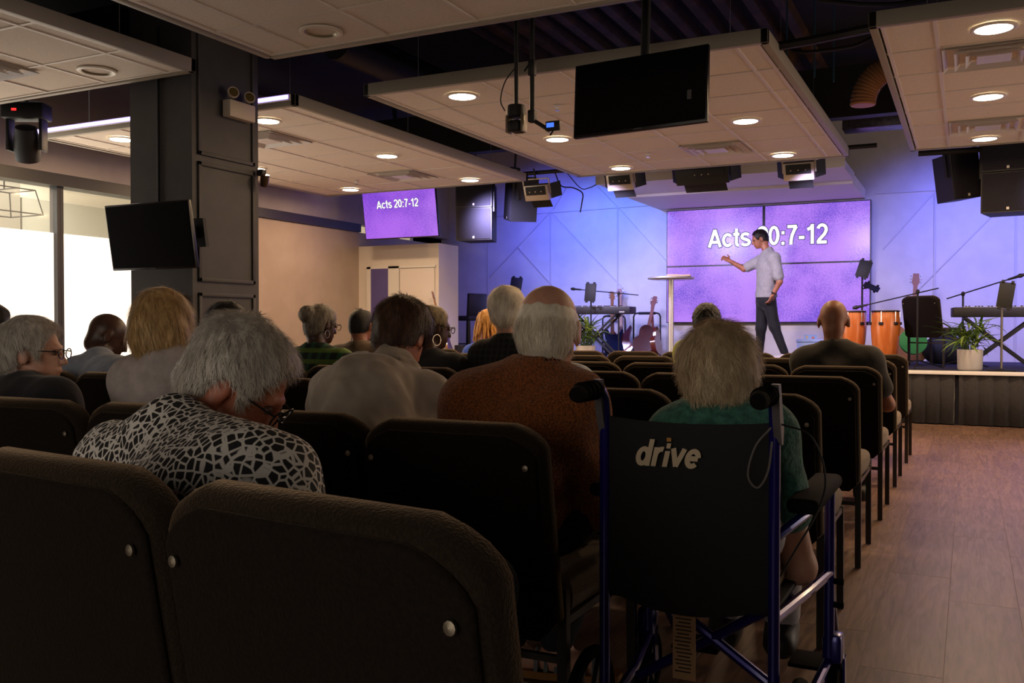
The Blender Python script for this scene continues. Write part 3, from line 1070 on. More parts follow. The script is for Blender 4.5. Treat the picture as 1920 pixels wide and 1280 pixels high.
# camera and monitor arm hanging in the gap
cp_ = aty(968, 228, 5.25)
t = thing('ptz_camera', 'black remote camera hanging from a pole left of the centre television', 'camera', cp_)
MB().tube([(0, 0, 0.10), (0, 0, 1.9)], 0.014, 10).build('drop_pole', M_black, t)
MB().lathe([(0.001, 0.10), (0.055, 0.10), (0.06, 0.08), (0.06, 0.03), (0.052, 0.025), (0.001, 0.025)], n=18).build('base', M_black, t)
for s in (-1, 1):
    MB().box((s * 0.052, 0, -0.015), (0.016, 0.07, 0.11), bevel=0.005).build('yoke_arm', mat('grey_plastic', srgb(120, 104, 80), 0.4), t)
MB().box((0, 0.01, -0.03), (0.082, 0.11, 0.075), bevel=0.02, seg=3).build('camera_head', M_black, t)
MB().lathe([(0.028, 0), (0.028, 0.03), (0.02, 0.03), (0.018, 0.02), (0.001, 0.02)], c=(0, 0.065, -0.03), rot=(-PI / 2, 0, 0), n=16).build('lens', mat('lens_glass', srgb(20, 20, 30), 0.05), t)
cable('camera_cable', [cp_ + Vector((0, -.02, .33)), cp_ + Vector((-.07, -.02, .25)), cp_ + Vector((-.10, -.02, .14)), cp_ + Vector((-.07, -.02, .07))], 0.004, 'thin black cable looping beside the hanging camera')
mp_ = aty(998, 218, 5.25)
t = thing('monitor_arm', 'black articulated pole with an arm holding a small monitor', 'mount', mp_)
MB().tube([(0, 0, 0), (0, 0, 1.9)], 0.016, 10).build('pole', M_black, t)
MB().box((0, 0, 0.30), (0.045, 0.045, 0.10), bevel=0.008).build('upper_clamp', M_black, t)
MB().box((0, 0, 0.0), (0.05, 0.05, 0.08), bevel=0.012).build('lower_joint', M_black, t)
MB().tube([(0, 0, -0.02), (0.12, 0, -0.10)], 0.013, 10).build('arm', M_black, t)
MB().tube([(-0.02, 0, 0.33), (-0.045, -0.02, 0.28)], 0.006, 6).build('clamp_knob', M_black, t)
sp_ = aty(1037, 236, 5.25)
t = thing('small_monitor', 'tiny lit field monitor at the end of the hanging arm', 'monitor', sp_)
MB().box((0, 0, 0), (0.095, 0.02, 0.06), bevel=0.004).build('casing', M_black, t)
MB().box((-0.015, -0.0108, 0.005), (0.05, 0.001, 0.028)).build('screen', emat('blue_display', srgb(70, 120, 255), 1.2), t, 0)
MB().tube([(-.0, 0.0, -0.03), (-0.02, 0.0, -0.055)], 0.006, 6).build('ball_mount', M_black, t)

# emergency light on the pillar
ep = atx(440, 210, PXR)
t = thing('emergency_light', 'white emergency light box with two lamp heads on the pillar', 'emergency light', (PXR, ep.y, ep.z))
MB().box((0.045, 0, 0), (0.075, 0.27, 0.125), bevel=0.008).build('battery_box', mat('cream_plastic', srgb(206, 190, 170), 0.5), t)
for s in (-1, 1):
    lh = MB().lathe([(0.001, 0.0), (0.03, 0.0), (0.042, 0.035), (0.042, 0.05), (0.036, 0.05), (0.03, 0.03), (0.001, 0.028)], c=(0.05, s * 0.085, 0.105), rot=(0, PI / 2 - .2, -0.5), n=18).build('lamp_head', mat('cream_plastic', srgb(206, 190, 170), 0.5), t)
    MB().tube([(0.045, s * 0.085, 0.06), (0.05, s * 0.085, 0.10)], 0.010, 8).build('swivel', M_black, t)
    Rl = Euler((0, PI / 2 - .2, -0.5)).to_matrix()
    MB().lathe([(0.001, 0.046), (0.033, 0.046), (0.033, 0.049), (0.001, 0.052)], c=(0.05, s * 0.085, 0.105), rot=Rl, n=16).build('lamp_lens', mat('lamp_glass', srgb(120, 100, 60), 0.15, 0.3), lh)
# security camera on the pillar's far edge
sc_ = atx(490, 338, PXR + 0.06)
t = thing('security_camera', 'small dark camera fixed on the right edge of the pillar', 'camera', (PXR + 0.02, PYB - 0.02, sc_.z))
MB().box((0.03, 0, 0.06), (0.06, 0.05, 0.05), bevel=0.01).build('mount', M_black, t)
MB().lathe([(0.001, 0), (0.028, 0), (0.034, 0.05), (0.034, 0.09), (0.001, 0.09)], c=(0.055, 0, -0.045), rot=(0.2, 0.3, 0), n=14).build('housing', mat('bronze_plastic', srgb(80, 60, 40), 0.3, 0.4), t)

# =================================================================== SPEAKERS AND STAGE LIGHTS
M_spk = mat('speaker_grille', srgb(44, 42, 50), 0.85, col2=srgb(34, 32, 40), scale=300, detail=1, spec=0.1)
M_spkb = mat('speaker_box', srgb(26, 25, 30), 0.6)
M_badge = mat('speaker_badge', srgb(200, 195, 190), 0.4)


def speaker(label, c, w, d, h, yaw=0, pitch=0, roll=0, n=1, flare=0.0):
    t = thing('loudspeaker', label, 'loudspeaker', c)
    t.rotation_euler = Euler((pitch, roll, yaw), 'XYZ')
    k = w / 2
    poly = [(-k, 0), (k, 0), (k * (1 - flare), d), (-k * (1 - flare), d)]
    zz = -h / 2
    hs = [h] if n == 1 else [h * 0.43, h * 0.57]
    zz = h / 2
    for hi in hs:
        MB().prism(poly, zz - hi + 0.004, zz - 0.004, 'z').build('cabinet', M_spkb, t, 20)
        MB().b6(-k + .015, k - .015, -0.008, 0.0, zz - hi + 0.02, zz - 0.015).build('grille', M_spk, t)
        MB().b6(-0.012, 0.012, -0.010, -0.007, zz - hi + 0.028, zz - hi + 0.056).build('badge', M_badge, t)
        zz -= hi
    br = MB().b6(-k - .02, -k, 0.05, 0.09, 0, h / 2 + .12).b6(k, k + .02, 0.05, 0.09, 0, h / 2 + .12).b6(-k - .02, k + .02, 0.05, 0.09, h / 2 + .1, h / 2 + .12)
    br.build('yoke_bracket', M_black, t)
    MB().tube([(0, 0.07, h / 2 + .11), (0, 0.07, h / 2 + 1.0)], 0.015, 8).build('hanger', M_black, t)
    return t


c = aty(888, 402, 10.75)
speaker('stacked pair of grey speaker cabinets left of the blue stage wall', (c.x, 10.75, 2.56), 0.50, 0.42, 0.76, math.radians(10), n=2, flare=0.25)
c = aty(953, 372, 11.3)
speaker('black speaker tilted down behind the stacked pair on the left', c, 0.36, 0.38, 0.60, math.radians(-48), math.radians(0), math.radians(12), flare=0.3)
c = aty(1886, 330, 10.75)
speaker('big black speaker pair cropped by the right edge of the photo', (c.x + .02, 10.75, c.z), 0.50, 0.45, 0.74, math.radians(-6), n=2, flare=0.2)
c = aty(1812, 328, 11.0)
speaker('black speaker tilted towards the stage left of the right pair', c, 0.34, 0.38, 0.50, math.radians(35), 0, math.radians(-8), flare=0.3)
tag(MB().tube([aty(1722, 288, 10.9), aty(1960, 272, 10.9)], 0.03, 10).build('rigging_pipe', M_black), 'black rigging pipe over the right speakers', 'pipe')
tag(MB().tube([(-6.9, 10.62, 2.98), (-0.9, 10.62, 2.98)], 0.025, 10).build('rigging_pipe', M_black), 'long black lighting pipe along the far panel edges', 'pipe')

M_silver = mat('fixture_silver', srgb(190, 176, 160), 0.35, 0.4)


def panel_light(label, px, py, yaw=0.0, dark=False, w=0.33):
    c = aty(px, py, 10.62)
    t = thing('stage_light', label, 'stage light', c, yaw, 'stage lights on the far pipe')
    t.rotation_euler = Euler((math.radians(22), 0, yaw), 'XYZ')
    body = M_black if dark else M_silver
    MB().box((0, 0.05, 0.0), (w, 0.10, 0.20), bevel=0.008).build('housing', body, t)
    MB().box((0, -0.004, 0.03), (w * .82, 0.012, 0.11), bevel=0.003).build('control_plate', M_black, t)
    for q in range(3):
        MB().lathe([(0.001, 0), (0.008, 0), (0.008, 0.008), (0.001, 0.008)], c=(-0.08 + 0.08 * q, -0.012, 0.02), rot=(PI / 2, 0, 0), n=8).build('knob', M_silver, t)
    MB().bar((-w / 2 - .012, 0.05, 0.17), (-w / 2 - .012, 0.05, -0.02), 0.014).bar((w / 2 + .012, 0.05, 0.17), (w / 2 + .012, 0.05, -0.02), 0.014).bar((-w / 2 - .012, 0.05, 0.17), (w / 2 + .012, 0.05, 0.17), 0.014).build('yoke', body, t)
    MB().box((0, 0.12, -0.15), (w * .8, 0.006, 0.17), rot=(0.5, 0, 0)).build('barn_door', M_black, t, 0)
    MB().box((w / 2 + .05, 0.14, 0.0), (0.006, 0.16, 0.19), rot=(0, 0, -0.6)).build('barn_door', M_black, t, 0)
    MB().box((-w / 2 - .05, 0.14, 0.0), (0.006, 0.16, 0.19), rot=(0, 0, 0.6)).build('barn_door', M_black, t, 0)
    MB().tube([(0, 0.05, 0.17), (0, 0.05, 0.30)], 0.012, 8).build('clamp', M_black, t)
    return t


panel_light('silver panel stage light with barn doors next to the left speakers', 1005, 362)
panel_light('silver panel stage light with barn doors under the centre panel corner', 1162, 342)
panel_light('silver panel stage light with barn doors right of the soffit middle', 1497, 322)
panel_light('wide black stage fixture hanging before the soffit', 1316, 330, dark=True, w=0.62)
# fixture at the far left edge
c = aty(28, 240, 4.3)
t = thing('stage_light', 'black moving stage light with a red display at the far left', 'stage light', aty(28, 238, 5.3), 0.5)
MB().box((0.10, 0, 0.13), (0.36, 0.2, 0.14), bevel=0.02).build('base', M_black, t)
MB().box((-0.04, 0, -0.06), (0.03, 0.12, 0.3), bevel=0.01).build('yoke_arm', M_black, t)
MB().box((0.24, 0, -0.06), (0.03, 0.12, 0.3), bevel=0.01).build('yoke_arm', M_black, t)
MB().lathe([(0.001, -0.17), (0.10, -0.17), (0.11, -0.05), (0.085, 0.12), (0.001, 0.13)], c=(0.1, 0, -0.12), rot=(0.5, 0.2, 0), n=18).build('head', M_black, t)
MB().b6(0.02, 0.06, -0.104, -0.101, 0.12, 0.14).build('display', emat('red_led', (1, 0.02, 0.02), 2), t)
MB().tube([(0.1, 0, 0.2), (0.1, 0, 1.3)], 0.018, 8).build('hanger', M_black, t)

# =================================================================== STAGE GEAR
M_chrome = mat('chrome', (0.7, 0.7, 0.72), 0.15, 1.0)
M_brush = mat('brushed_steel', (0.75, 0.74, 0.74), 0.38, 0.75)
M_pot = mat('white_ceramic', srgb(220, 214, 216), 0.4)
M_leaf = [mat('leaf_green_a', srgb(78, 112, 54), 0.5), mat('leaf_green_b', srgb(126, 152, 72), 0.5), mat('leaf_yellow', srgb(176, 170, 84), 0.5)]
M_soil = mat('soil', srgb(40, 30, 24), 0.9)


def stage_at(px, y):
    p = aty(px, 640, y)
    return Vector((p.x, y, ZS))


# tall bistro table
b = stage_at(1258, 11.6)
t = thing('bistro_table', 'tall chrome pedestal table with a round top on the stage', 'table', b)
MB().lathe([(0.001, 1.075), (0.26, 1.075), (0.285, 1.085), (0.285, 1.105), (0.26, 1.112), (0.001, 1.112)], n=36).build('tabletop', mat('table_top_pale', srgb(200, 180, 170), 0.15), t)
MB().torus((0, 0, 1.094), 0.286, 0.014, n=36).build('metal_rim', M_brush, t)
MB().tube([(0, 0, 0.03), (0, 0, 1.075)], 0.036, 20).build('pole', M_brush, t)
MB().lathe([(0.001, 0.002), (0.22, 0.002), (0.22, 0.012), (0.06, 0.04), (0.04, 0.06), (0.001, 0.06)], n=32).build('base', M_chrome, t)
t2 = thing('open_book', 'open tan book lying on the tall chrome table', 'book', (b.x + 0.10, b.y, ZS + 1.113), 0.25)
MB().b6(-0.15, 0.0, -0.11, 0.11, 0, 0.025, 0.004).b6(0.0, 0.15, -0.11, 0.11, 0, 0.02, 0.004).build('pages', mat('book_pages', srgb(200, 176, 140), 0.8), t2)
MB().b6(-0.155, 0.155, -0.115, 0.115, -0.0, 0.004).build('cover', mat('book_cover', srgb(100, 70, 50), 0.7), t2)


# congas
def conga(px, y, label):
    t = thing('conga_drum', label, 'drum', stage_at(px, y), 0, 'wooden conga drums')
    MB().lathe([(0.10, 0.0), (0.115, 0.03), (0.135, 0.16), (0.155, 0.32), (0.165, 0.46), (0.158, 0.58), (0.142, 0.66)], n=28).build('shell', mat('conga_wood', srgb(226, 130, 62), 0.22, col2=srgb(205, 108, 46), scale=4, stretch=(6, 6, 0.6), coat=0.5), t)
    MB().lathe([(0.001, 0.668), (0.135, 0.668), (0.15, 0.66), (0.15, 0.652)], n=28).build('drumhead', mat('drumhead', srgb(225, 190, 150), 0.6), t)
    MB().torus((0, 0, 0.655), 0.15, 0.010, n=28).build('rim', M_black, t)
    MB().lathe([(0.104, 0.0), (0.12, 0.0), (0.122, 0.03), (0.104, 0.03)], n=28).build('bottom_band', M_black, t)
    for k in range(6):
        a = k * PI / 3 + 0.3
        x, yy = math.cos(a), math.sin(a)
        MB().tube([(0.158 * x, 0.158 * yy, 0.50), (0.160 * x, 0.160 * yy, 0.65)], 0.006, 6).build('tuning_rod', M_chrome, t)
        MB().box((0.166 * x, 0.166 * yy, 0.51), (0.03, 0.05, 0.035), rot=(0, 0, a), bevel=0.006).build('lug', M_black, t)
    return t


conga(1598, 11.95, 'orange wooden conga drum half hidden behind the bald man')
conga(1660, 11.8, 'orange wooden conga drum standing right of its twin')


# microphone / music stands
def mic_stand(label, base, h, boom0, boom1, mic=True, roundbase=True):
    t = thing('microphone_stand', label, 'microphone stand', base, 0, 'black microphone stands')
    MB().tube([(0, 0, 0.02), (0, 0, h)], 0.011, 8).build('upright', M_black, t)
    if roundbase:
        MB().lathe([(0.001, 0.0), (0.13, 0.0), (0.13, 0.014), (0.03, 0.026), (0.001, 0.026)], n=22).build('base', M_black, t)
    else:
        for k in range(3):
            a = k * 2 * PI / 3 + 0.5
            MB().tube([(0, 0, 0.09), (0.3 * math.cos(a), 0.3 * math.sin(a), 0.008)], 0.008, 6).build('foot', M_black, t)
    p0, p1 = Vector(boom0) - Vector(base), Vector(boom1) - Vector(base)
    MB().tube([p0, p1], 0.008, 6).build('boom', M_black, t)
    MB().ellipsoid((0, 0, h), (0.022, 0.022, 0.03), 8, 6).build('clutch', M_black, t)
    if mic:
        d = (p0 - p1).normalized()
        MB().tube([p0, p0 + d * 0.10, p0 + d * 0.13, p0 + d * 0.17], [0.012, 0.016, 0.026, 0.014], 10).build('microphone', M_black, t)
    return t


bs = stage_at(1160, 12.9)
bz = aty(1160, 550, 12.9).z - ZS
mic_stand('microphone boom stand reaching over the left keyboard', bs, bz, aty(1090, 543, 12.9), aty(1197, 553, 12.9), roundbase=False)
bs = stage_at(1720, 11.5)
mic_stand('microphone boom stand crossing in front of the stage chair', bs, aty(1720, 547, 11.5).z - ZS, aty(1627, 571, 11.5), aty(1760, 540, 11.5), roundbase=False)
bs = stage_at(1805, 11.9)
mic_stand('microphone boom stand left of the right keyboard', bs, aty(1805, 551, 11.9).z - ZS, aty(1890, 524, 11.7), aty(1775, 560, 11.9), roundbase=False)


def tablet_stand(label, px, y, tabs, roundbase=True, top=None):
    b = stage_at(px, y)
    t = thing('tablet_stand', label, 'music stand', b, 0, 'stands holding tablets')
    hz = aty(px, top, y).z - ZS
    MB().tube([(0, 0, 0.02), (0, 0, hz)], 0.012, 8).build('upright', mat('stand_grey', srgb(120, 112, 104), 0.35, 0.7) if roundbase else M_black, t)
    if roundbase:
        MB().lathe([(0.001, 0.0), (0.14, 0.0), (0.14, 0.014), (0.03, 0.03), (0.001, 0.03)], n=22).build('base', M_black, t)
    else:
        for k in range(3):
            a = k * 2 * PI / 3 + 0.2
            MB().tube([(0, 0, 0.12), (0.26 * math.cos(a), 0.26 * math.sin(a), 0.008)], 0.008, 6).build('foot', M_black, t)
    for (qx, qy, w, h, roll, pitch) in tabs:
        c = aty(qx, qy, y - 0.06) - b
        R = Euler((pitch, roll, 0)).to_matrix()
        tb = MB().box(c, (w, 0.014, h), rot=R, bevel=0.004).build('tablet', M_black, t)
        for sx in (-0.3, 0.3):
            for sz in (-1, 1):
                MB().box(c + R @ Vector((sx * w, -0.004, sz * (h / 2 + 0.008))), (0.03, 0.03, 0.025), rot=R).build('holder_clip', M_black, tb)
        MB().tube([(0, 0, max(c.z - 0.02, 0.3)), c + Vector((0, 0.03, 0))], 0.008, 6).build('arm', M_black, t)
    return t


tablet_stand('stand with an upright black tablet over the left keyboard', 1108, 12.7, [(1107, 548, 0.17, 0.26, 0.05, -0.1)], False, 555)
tablet_stand('pole with two tilted black tablets beside the congas', 1616, 12.7, [(1620, 504, 0.16, 0.22, 0.28, -0.2), (1634, 538, 0.20, 0.10, 0.45, -0.9)], False, 500)
tablet_stand('grey round based stand with a black tablet at the right keyboard', 1878, 11.1, [(1886, 553, 0.15, 0.27, 0.15, -0.15)], True, 535)
tablet_stand('stand with a large dark tablet behind the grey haired man', 968, 13.0, [(967, 538, 0.20, 0.30, 0.08, -0.2)], False, 550)


# keyboards
def keyboard(label, c, w, yaw, d=0.30):
    t = thing('keyboard', label, 'keyboard', (c.x, c.y, c.z), yaw, 'black stage keyboards')
    MB().box((0, 0, 0), (w, d, 0.11), bevel=0.012).build('case', mat('keyboard_case', srgb(34, 32, 36), 0.5), t)
    kb = MB().box((0, 0.045, 0.056), (w - 0.24, 0.14, 0.012)).build('keybed', mat('key_ivory', srgb(220, 215, 205), 0.4), t)
    nk = int((w - 0.26) / 0.033)
    for i in range(nk):
        if i % 7 in (2, 6):
            continue
        MB().box((-(w - 0.26) / 2 + 0.033 * (i + 0.5), 0.015, 0.067), (0.012, 0.085, 0.012)).build('black_key', M_black, kb, 0)
    MB().box((w / 2 - 0.12, -d / 2 - 0.001, -0.025), (0.08, 0.003, 0.02)).build('rear_badge', mat('badge_pale', srgb(180, 176, 176), 0.4), t)
    ts = thing('keyboard_stand', label.replace('keyboard', 'stand') + ' legs', 'stand', (c.x, c.y, ZS), yaw, 'folding keyboard stands')
    h = c.z - ZS - 0.056
    for yy in (-0.10, 0.10):
        MB().bar((-0.34, yy, 0.012), (0.34, yy, h - .012), 0.03).build('leg', M_black, ts, 0)
        MB().bar((0.34, yy, 0.012), (-0.34, yy, h - .012), 0.03).build('leg', M_black, ts, 0)
    for xx in (-0.34, 0.34):
        MB().bar((xx, -0.16, 0.012), (xx, 0.16, 0.012), 0.024).build('foot', M_black, ts, 0)
        MB().bar((xx, -0.14, h - .012), (xx, 0.14, h - .012), 0.024).build('rest', M_black, ts, 0)
    return t


keyboard('black keyboard on the left of the stage', aty(1118, 582, 12.95), 1.15, 0.0)
keyboard('black keyboard at the right edge of the stage', aty(1872, 585, 11.75), 0.95, math.radians(6))


# guitars
def guitar(label, base, top, kind, col, face=0.0, group='guitars on the stage'):
    base, top = Vector(base), Vector(top)
    t = thing('guitar', label, 'guitar', base, 0, group)
    d = (top - base)
    L = d.length
    t.rotation_euler = (Matrix.Rotation(0, 3, 'Z') @ d.to_track_quat('Z', 'Y').to_matrix() @ Matrix.Rotation(face, 3, 'Z')).to_euler()
    bm_ = mat('guitar_' + label.split()[0], col, 0.2, coat=0.6)
    S = L / 1.0
    if kind == 'strat':
        out = [(0, 0), (.12, .01), (.165, .07), (.15, .15), (.115, .21), (.13, .27), (.15, .34), (.14, .38), (.10, .36), (.06, .31), (-.05, .31), (-.10, .36), (-.15, .42), (-.165, .38), (-.135, .28), (-.12, .21), (-.155, .14), (-.165, .07), (-.12, .01)]
        th = 0.045
    else:
        out = []
        for i in range(28):
            a = 2 * PI * i / 28
            z = 0.24 - 0.24 * math.cos(a)
            w = 0.185 if z < 0.27 else 0.14
            k = abs(math.sin(a)) ** 0.75 * (1 - 0.25 * math.exp(-((z - 0.30) / 0.07) ** 2))
            out.append((math.copysign(w * k, math.sin(a)), z))
        th = 0.075
    body = MB().prism([(x * S, z * S) for x, z in out], -th / 2, th / 2, 'y').build('body', bm_, t, 40)
    mo = MB().prism([(x * S * 0.86, (0.22 + (z - 0.22) * 0.86) * S) for x, z in out], -th / 2 - 0.003, -th / 2 + 0.001, 'y').build('top_face', mat('guitar_face_' + label.split()[0], tuple(min(1, c_ * 1.1 + 0.01) for c_ in col), 0.15, coat=0.6), body, 40)
    if kind == 'strat':
        MB().prism([(-.06 * S, .10 * S), (.06 * S, .08 * S), (.09 * S, .2 * S), (.03 * S, .30 * S), (-.05 * S, .30 * S)], -th / 2 - 0.006, -th / 2 - .002, 'y').build('pickguard', M_white, body)
    else:
        MB().lathe([(0.001, 0), (0.045 * S, 0), (0.045 * S, 0.004), (0.001, 0.004)], c=(0, -th / 2 - 0.003, 0.29 * S), rot=(PI / 2, 0, 0), n=18).build('sound_hole', M_black, body)
    MB().box((0, -th / 2 - .006, 0.12 * S), (0.09 * S, 0.012, 0.02)).build('bridge', M_black, body)
    MB().prism([(-.028 * S, .30 * S), (.028 * S, .30 * S), (.021 * S, .86 * S), (-.021 * S, .86 * S)], -th / 2 - 0.012, -th / 2 + 0.012, 'y').build('neck', mat('neck_' + label.split()[0], srgb(120, 60, 40) if kind != 'strat' else srgb(150, 105, 70), 0.4), t)
    hs = MB().prism([(-.022 * S, .86 * S), (.022 * S, .86 * S), (.04 * S, .90 * S), (.03 * S, 1.0 * S), (-.03 * S, 1.0 * S), (-.04 * S, .90 * S)], -th / 2 - 0.004, -th / 2 + 0.012, 'y').build('headstock', mat('neck_' + label.split()[0], srgb(120, 60, 40), 0.4), t)
    for k in range(3):
        for s in (-1, 1):
            MB().ellipsoid((s * .05 * S, -th / 2, (.90 + .035 * k) * S), (0.012, 0.006, 0.008), 8, 5).build('tuner', M_chrome, hs)
    return t


guitar('navy solid body electric guitar behind the left plant', aty(1150, 664, 13.4), aty(1149, 546, 13.7), 'strat', srgb(24, 34, 66), 0.5)
guitar('pink necked electric guitar behind the navy one', aty(1166, 664, 13.55), aty(1161, 541, 13.85), 'strat', srgb(120, 60, 70), -0.4)
guitar('red hollow body guitar leaning on the tube stand', aty(1203, 664, 13.1), aty(1228, 554, 13.45), 'acoustic', srgb(58, 6, 8), 0.35)
guitar('brown acoustic guitar turned sideways beside the red one', aty(1231, 664, 13.2), aty(1226, 560, 13.5), 'acoustic', srgb(96, 40, 30), 1.1)
guitar('maple necked bass guitar standing behind the stage chair', aty(1708, 676, 12.95), aty(1718, 512, 13.3), 'strat', srgb(150, 100, 60), 0.2)
guitar('slim bass guitar leaning at the white door block', aty(845, 665, 11.1), aty(813, 546, 11.2), 'strat', srgb(120, 80, 60), 0.6)


def tube_stand(label, pxl, pxr, top, y):
    a, b = stage_at(pxl, y), stage_at(pxr, y)
    z = aty((pxl + pxr) / 2, top, y).z
    c = (a + b) / 2
    t = thing('guitar_stand', label, 'stand', c, 0, 'black tube guitar stands')
    h = z - ZS
    w = (b - a).length / 2
    MB().tube([(-w, 0, 0.015), (-w, 0, h - .05), (-w + .02, 0, h - .012), (-w + .05, 0, h), (w - .05, 0, h), (w - .02, 0, h - .012), (w, 0, h - .05), (w, 0, 0.015)], 0.013, 8).build('frame', M_black, t)
    MB().tube([(-w + .08, 0, h), (w - .08, 0, h)], 0.022, 10).build('foam_rest', M_black, t)
    for s in (-1, 1):
        MB().tube([(s * w, 0.18, 0.014), (s * w, -0.30, 0.014)], 0.013, 8).build('foot', M_black, t)
    MB().tube([(-w, -0.16, 0.05), (w, -0.16, 0.05)], 0.018, 8).build('lower_rest', M_black, t)
tube_stand('black tube rack holding the red and brown guitars', 1188, 1238, 587, 13.55)
tube_stand('black tube rack under the left keyboard end with electric guitars', 1130, 1172, 592, 13.78)


# potted plants
def leafmesh(n, L, w, droop, m):
    vs, fs = [], []
    for i in range(n + 1):
        u = i / n
        x = L * u
        z = L * (0.55 * u - droop * u * u)
        hw_ = w * math.sin(PI * min(1, u * 0.9 + 0.1)) ** 0.8
        for sgn in (-1, 0, 1):
            vs.append((x, sgn * hw_, z + (0.25 * hw_ if sgn else 0)))
    for i in range(n):
        for j in range(2):
            fs.append((i * 3 + j, i * 3 + 3 + j, i * 3 + 4 + j, i * 3 + 1 + j))
    vs2 = [(x, y, z - 0.0012) for x, y, z in vs]
    return MB().add(vs, fs).add(vs2, [f[::-1] for f in fs]).mesh('leaf', m)


leafs = [leafmesh(5, 0.30, 0.013, d, m) for d in (0.25, 0.55, 0.8) for m in M_leaf[:2]] + [leafmesh(5, 0.30, 0.016, 0.35, M_leaf[2])]


def plant(label, base, ps, fol):
    t = thing('potted_plant', label, 'plant', base, 0, 'palms in white pots')
    MB().lathe([(0.001, 0.0), (0.115 * ps, 0.0), (0.125 * ps, 0.02), (0.13 * ps, 0.225 * ps), (0.122 * ps, 0.225 * ps), (0.115 * ps, 0.19 * ps), (0.001, 0.19 * ps)], n=28).build('pot', M_pot, t)
    MB().lathe([(0.001, 0.19 * ps), (0.114 * ps, 0.19 * ps), (0.114 * ps, 0.2 * ps), (0.001, 0.205 * ps)], n=20).build('soil', M_soil, t)
    rnd = random.Random(len(label))
    for s in range(18):
        a = s * 2.4
        rad = 0.06 * rnd.random() ** .5
        lean = 0.22 * fol * rnd.random()
        h = (0.12 + 0.20 * rnd.random()) * fol
        p0 = Vector((rad * math.cos(a), rad * math.sin(a), 0.195 * ps))
        p1 = p0 + Vector((lean * math.cos(a), lean * math.sin(a), h))
        MB().tube([p0, (p0 + p1) / 2 + Vector((0, 0, .01)), p1], [0.005, 0.004, 0.003], 5).build('stem', M_leaf[0], t)
        for k in range(7):
            u = 0.35 + 0.65 * k / 6
            q = p0 + (p1 - p0) * u
            o = inst(leafs[rnd.randrange(7) if rnd.random() < .5 else rnd.randrange(6)], 'leaf', t, q, (rnd.uniform(-.4, .4), rnd.uniform(-0.7, 0.35) * (0.5 + u * .6), a + k * 2.5 + rnd.uniform(-.5, .5)))
            o.scale = (fol * rnd.uniform(.6, 1.05),) * 3
    return t


plant('leafy palm in a white pot at the right stage edge', (stage_at(1819, 11.28)), 1.0, 1.05)
plant('leafy palm in a white pot behind the rust fleece man', (stage_at(1098, 11.3)), 1.0, 1.05)

# stage chair and stools
make_chair(*stage_at(1737, 12.0).xy, math.radians(-28), 'brown padded chair standing on the stage behind the boom stand', 'brown padded chairs in rows', ZS)


def bar_stool(label, base, rot, m):
    t = thing('bar_chair', label, 'chair', base, rot, 'tall dark bar chairs')
    MB().box((0, 0, 0.60), (0.40, 0.42, 0.075), bevel=0.015).build('seat', m, t)
    MB().box((0, -0.185, 0.80), (0.40, 0.05, 0.36), bevel=0.012, rot=(0.06, 0, 0)).build('backrest', m, t)
    for sx in (-1, 1):
        for sy in (-1, 1):
            MB().bar((sx * 0.18, sy * 0.19, 0.004), (sx * 0.175, sy * 0.17, 0.57), 0.042).build('leg', M_black, t, 0)
    MB().bar((-0.18, 0.19, 0.2), (0.18, 0.19, 0.2), 0.025).build('footrest', M_black, t, 0)
bar_stool('tall black leather bar chair at the left end of the stage', stage_at(878, 12.6), math.radians(75), mat('black_leather', srgb(30, 30, 44), 0.35))
# boxes by the wall
def crate(label, px0, px1, top, y, m, d=0.25):
    a, b = stage_at(px0, y), stage_at(px1, y)
    h = aty((px0 + px1) / 2, top, y).z - ZS
    t = thing('storage_box', label, 'box', ((a.x + b.x) / 2, y, ZS))
    w = b.x - a.x
    MB().box((0, 0, h * .44), (w, d, h * .88), bevel=0.01).build('body', m, t)
    MB().box((0, 0, h * .93), (w + .02, d + .02, h * .14), bevel=0.008).build('lid', m, t)
    return t, w, h
t, w, h = crate('pale blue box with a green picture beside the video wall foot', 1497, 1600, 636, 13.3, mat('pale_blue_plastic', srgb(150, 170, 215), 0.5))
MB().prism([(-.10, .18), (-.06, .22), (.02, .23), (.06, .20), (.0, .16), (-.07, .15)], -0.131, -0.127, 'y').build('green_sticker', mat('sticker_green', srgb(90, 180, 60), 0.5), t)
tp = thing('picture_card', 'small blue picture card standing on the pale blue box', 'card', (t.location.x - 0.2, 13.3, ZS + h))
MB().box((0, 0, 0.03), (0.17, 0.01, 0.06)).build('card', mat('card_blue', srgb(140, 175, 220), 0.5), tp)
MB().box((-0.045, -0.006, 0.028), (0.03, 0.001, 0.035)).build('tan_figure', mat('card_tan', srgb(200, 170, 120), 0.5), tp)
MB().prism([(0.01, 0.01), (0.06, 0.01), (0.035, 0.045)], -0.0065, -0.0055, 'y').build('red_figure', mat('card_red', srgb(210, 100, 70), 0.5), tp)
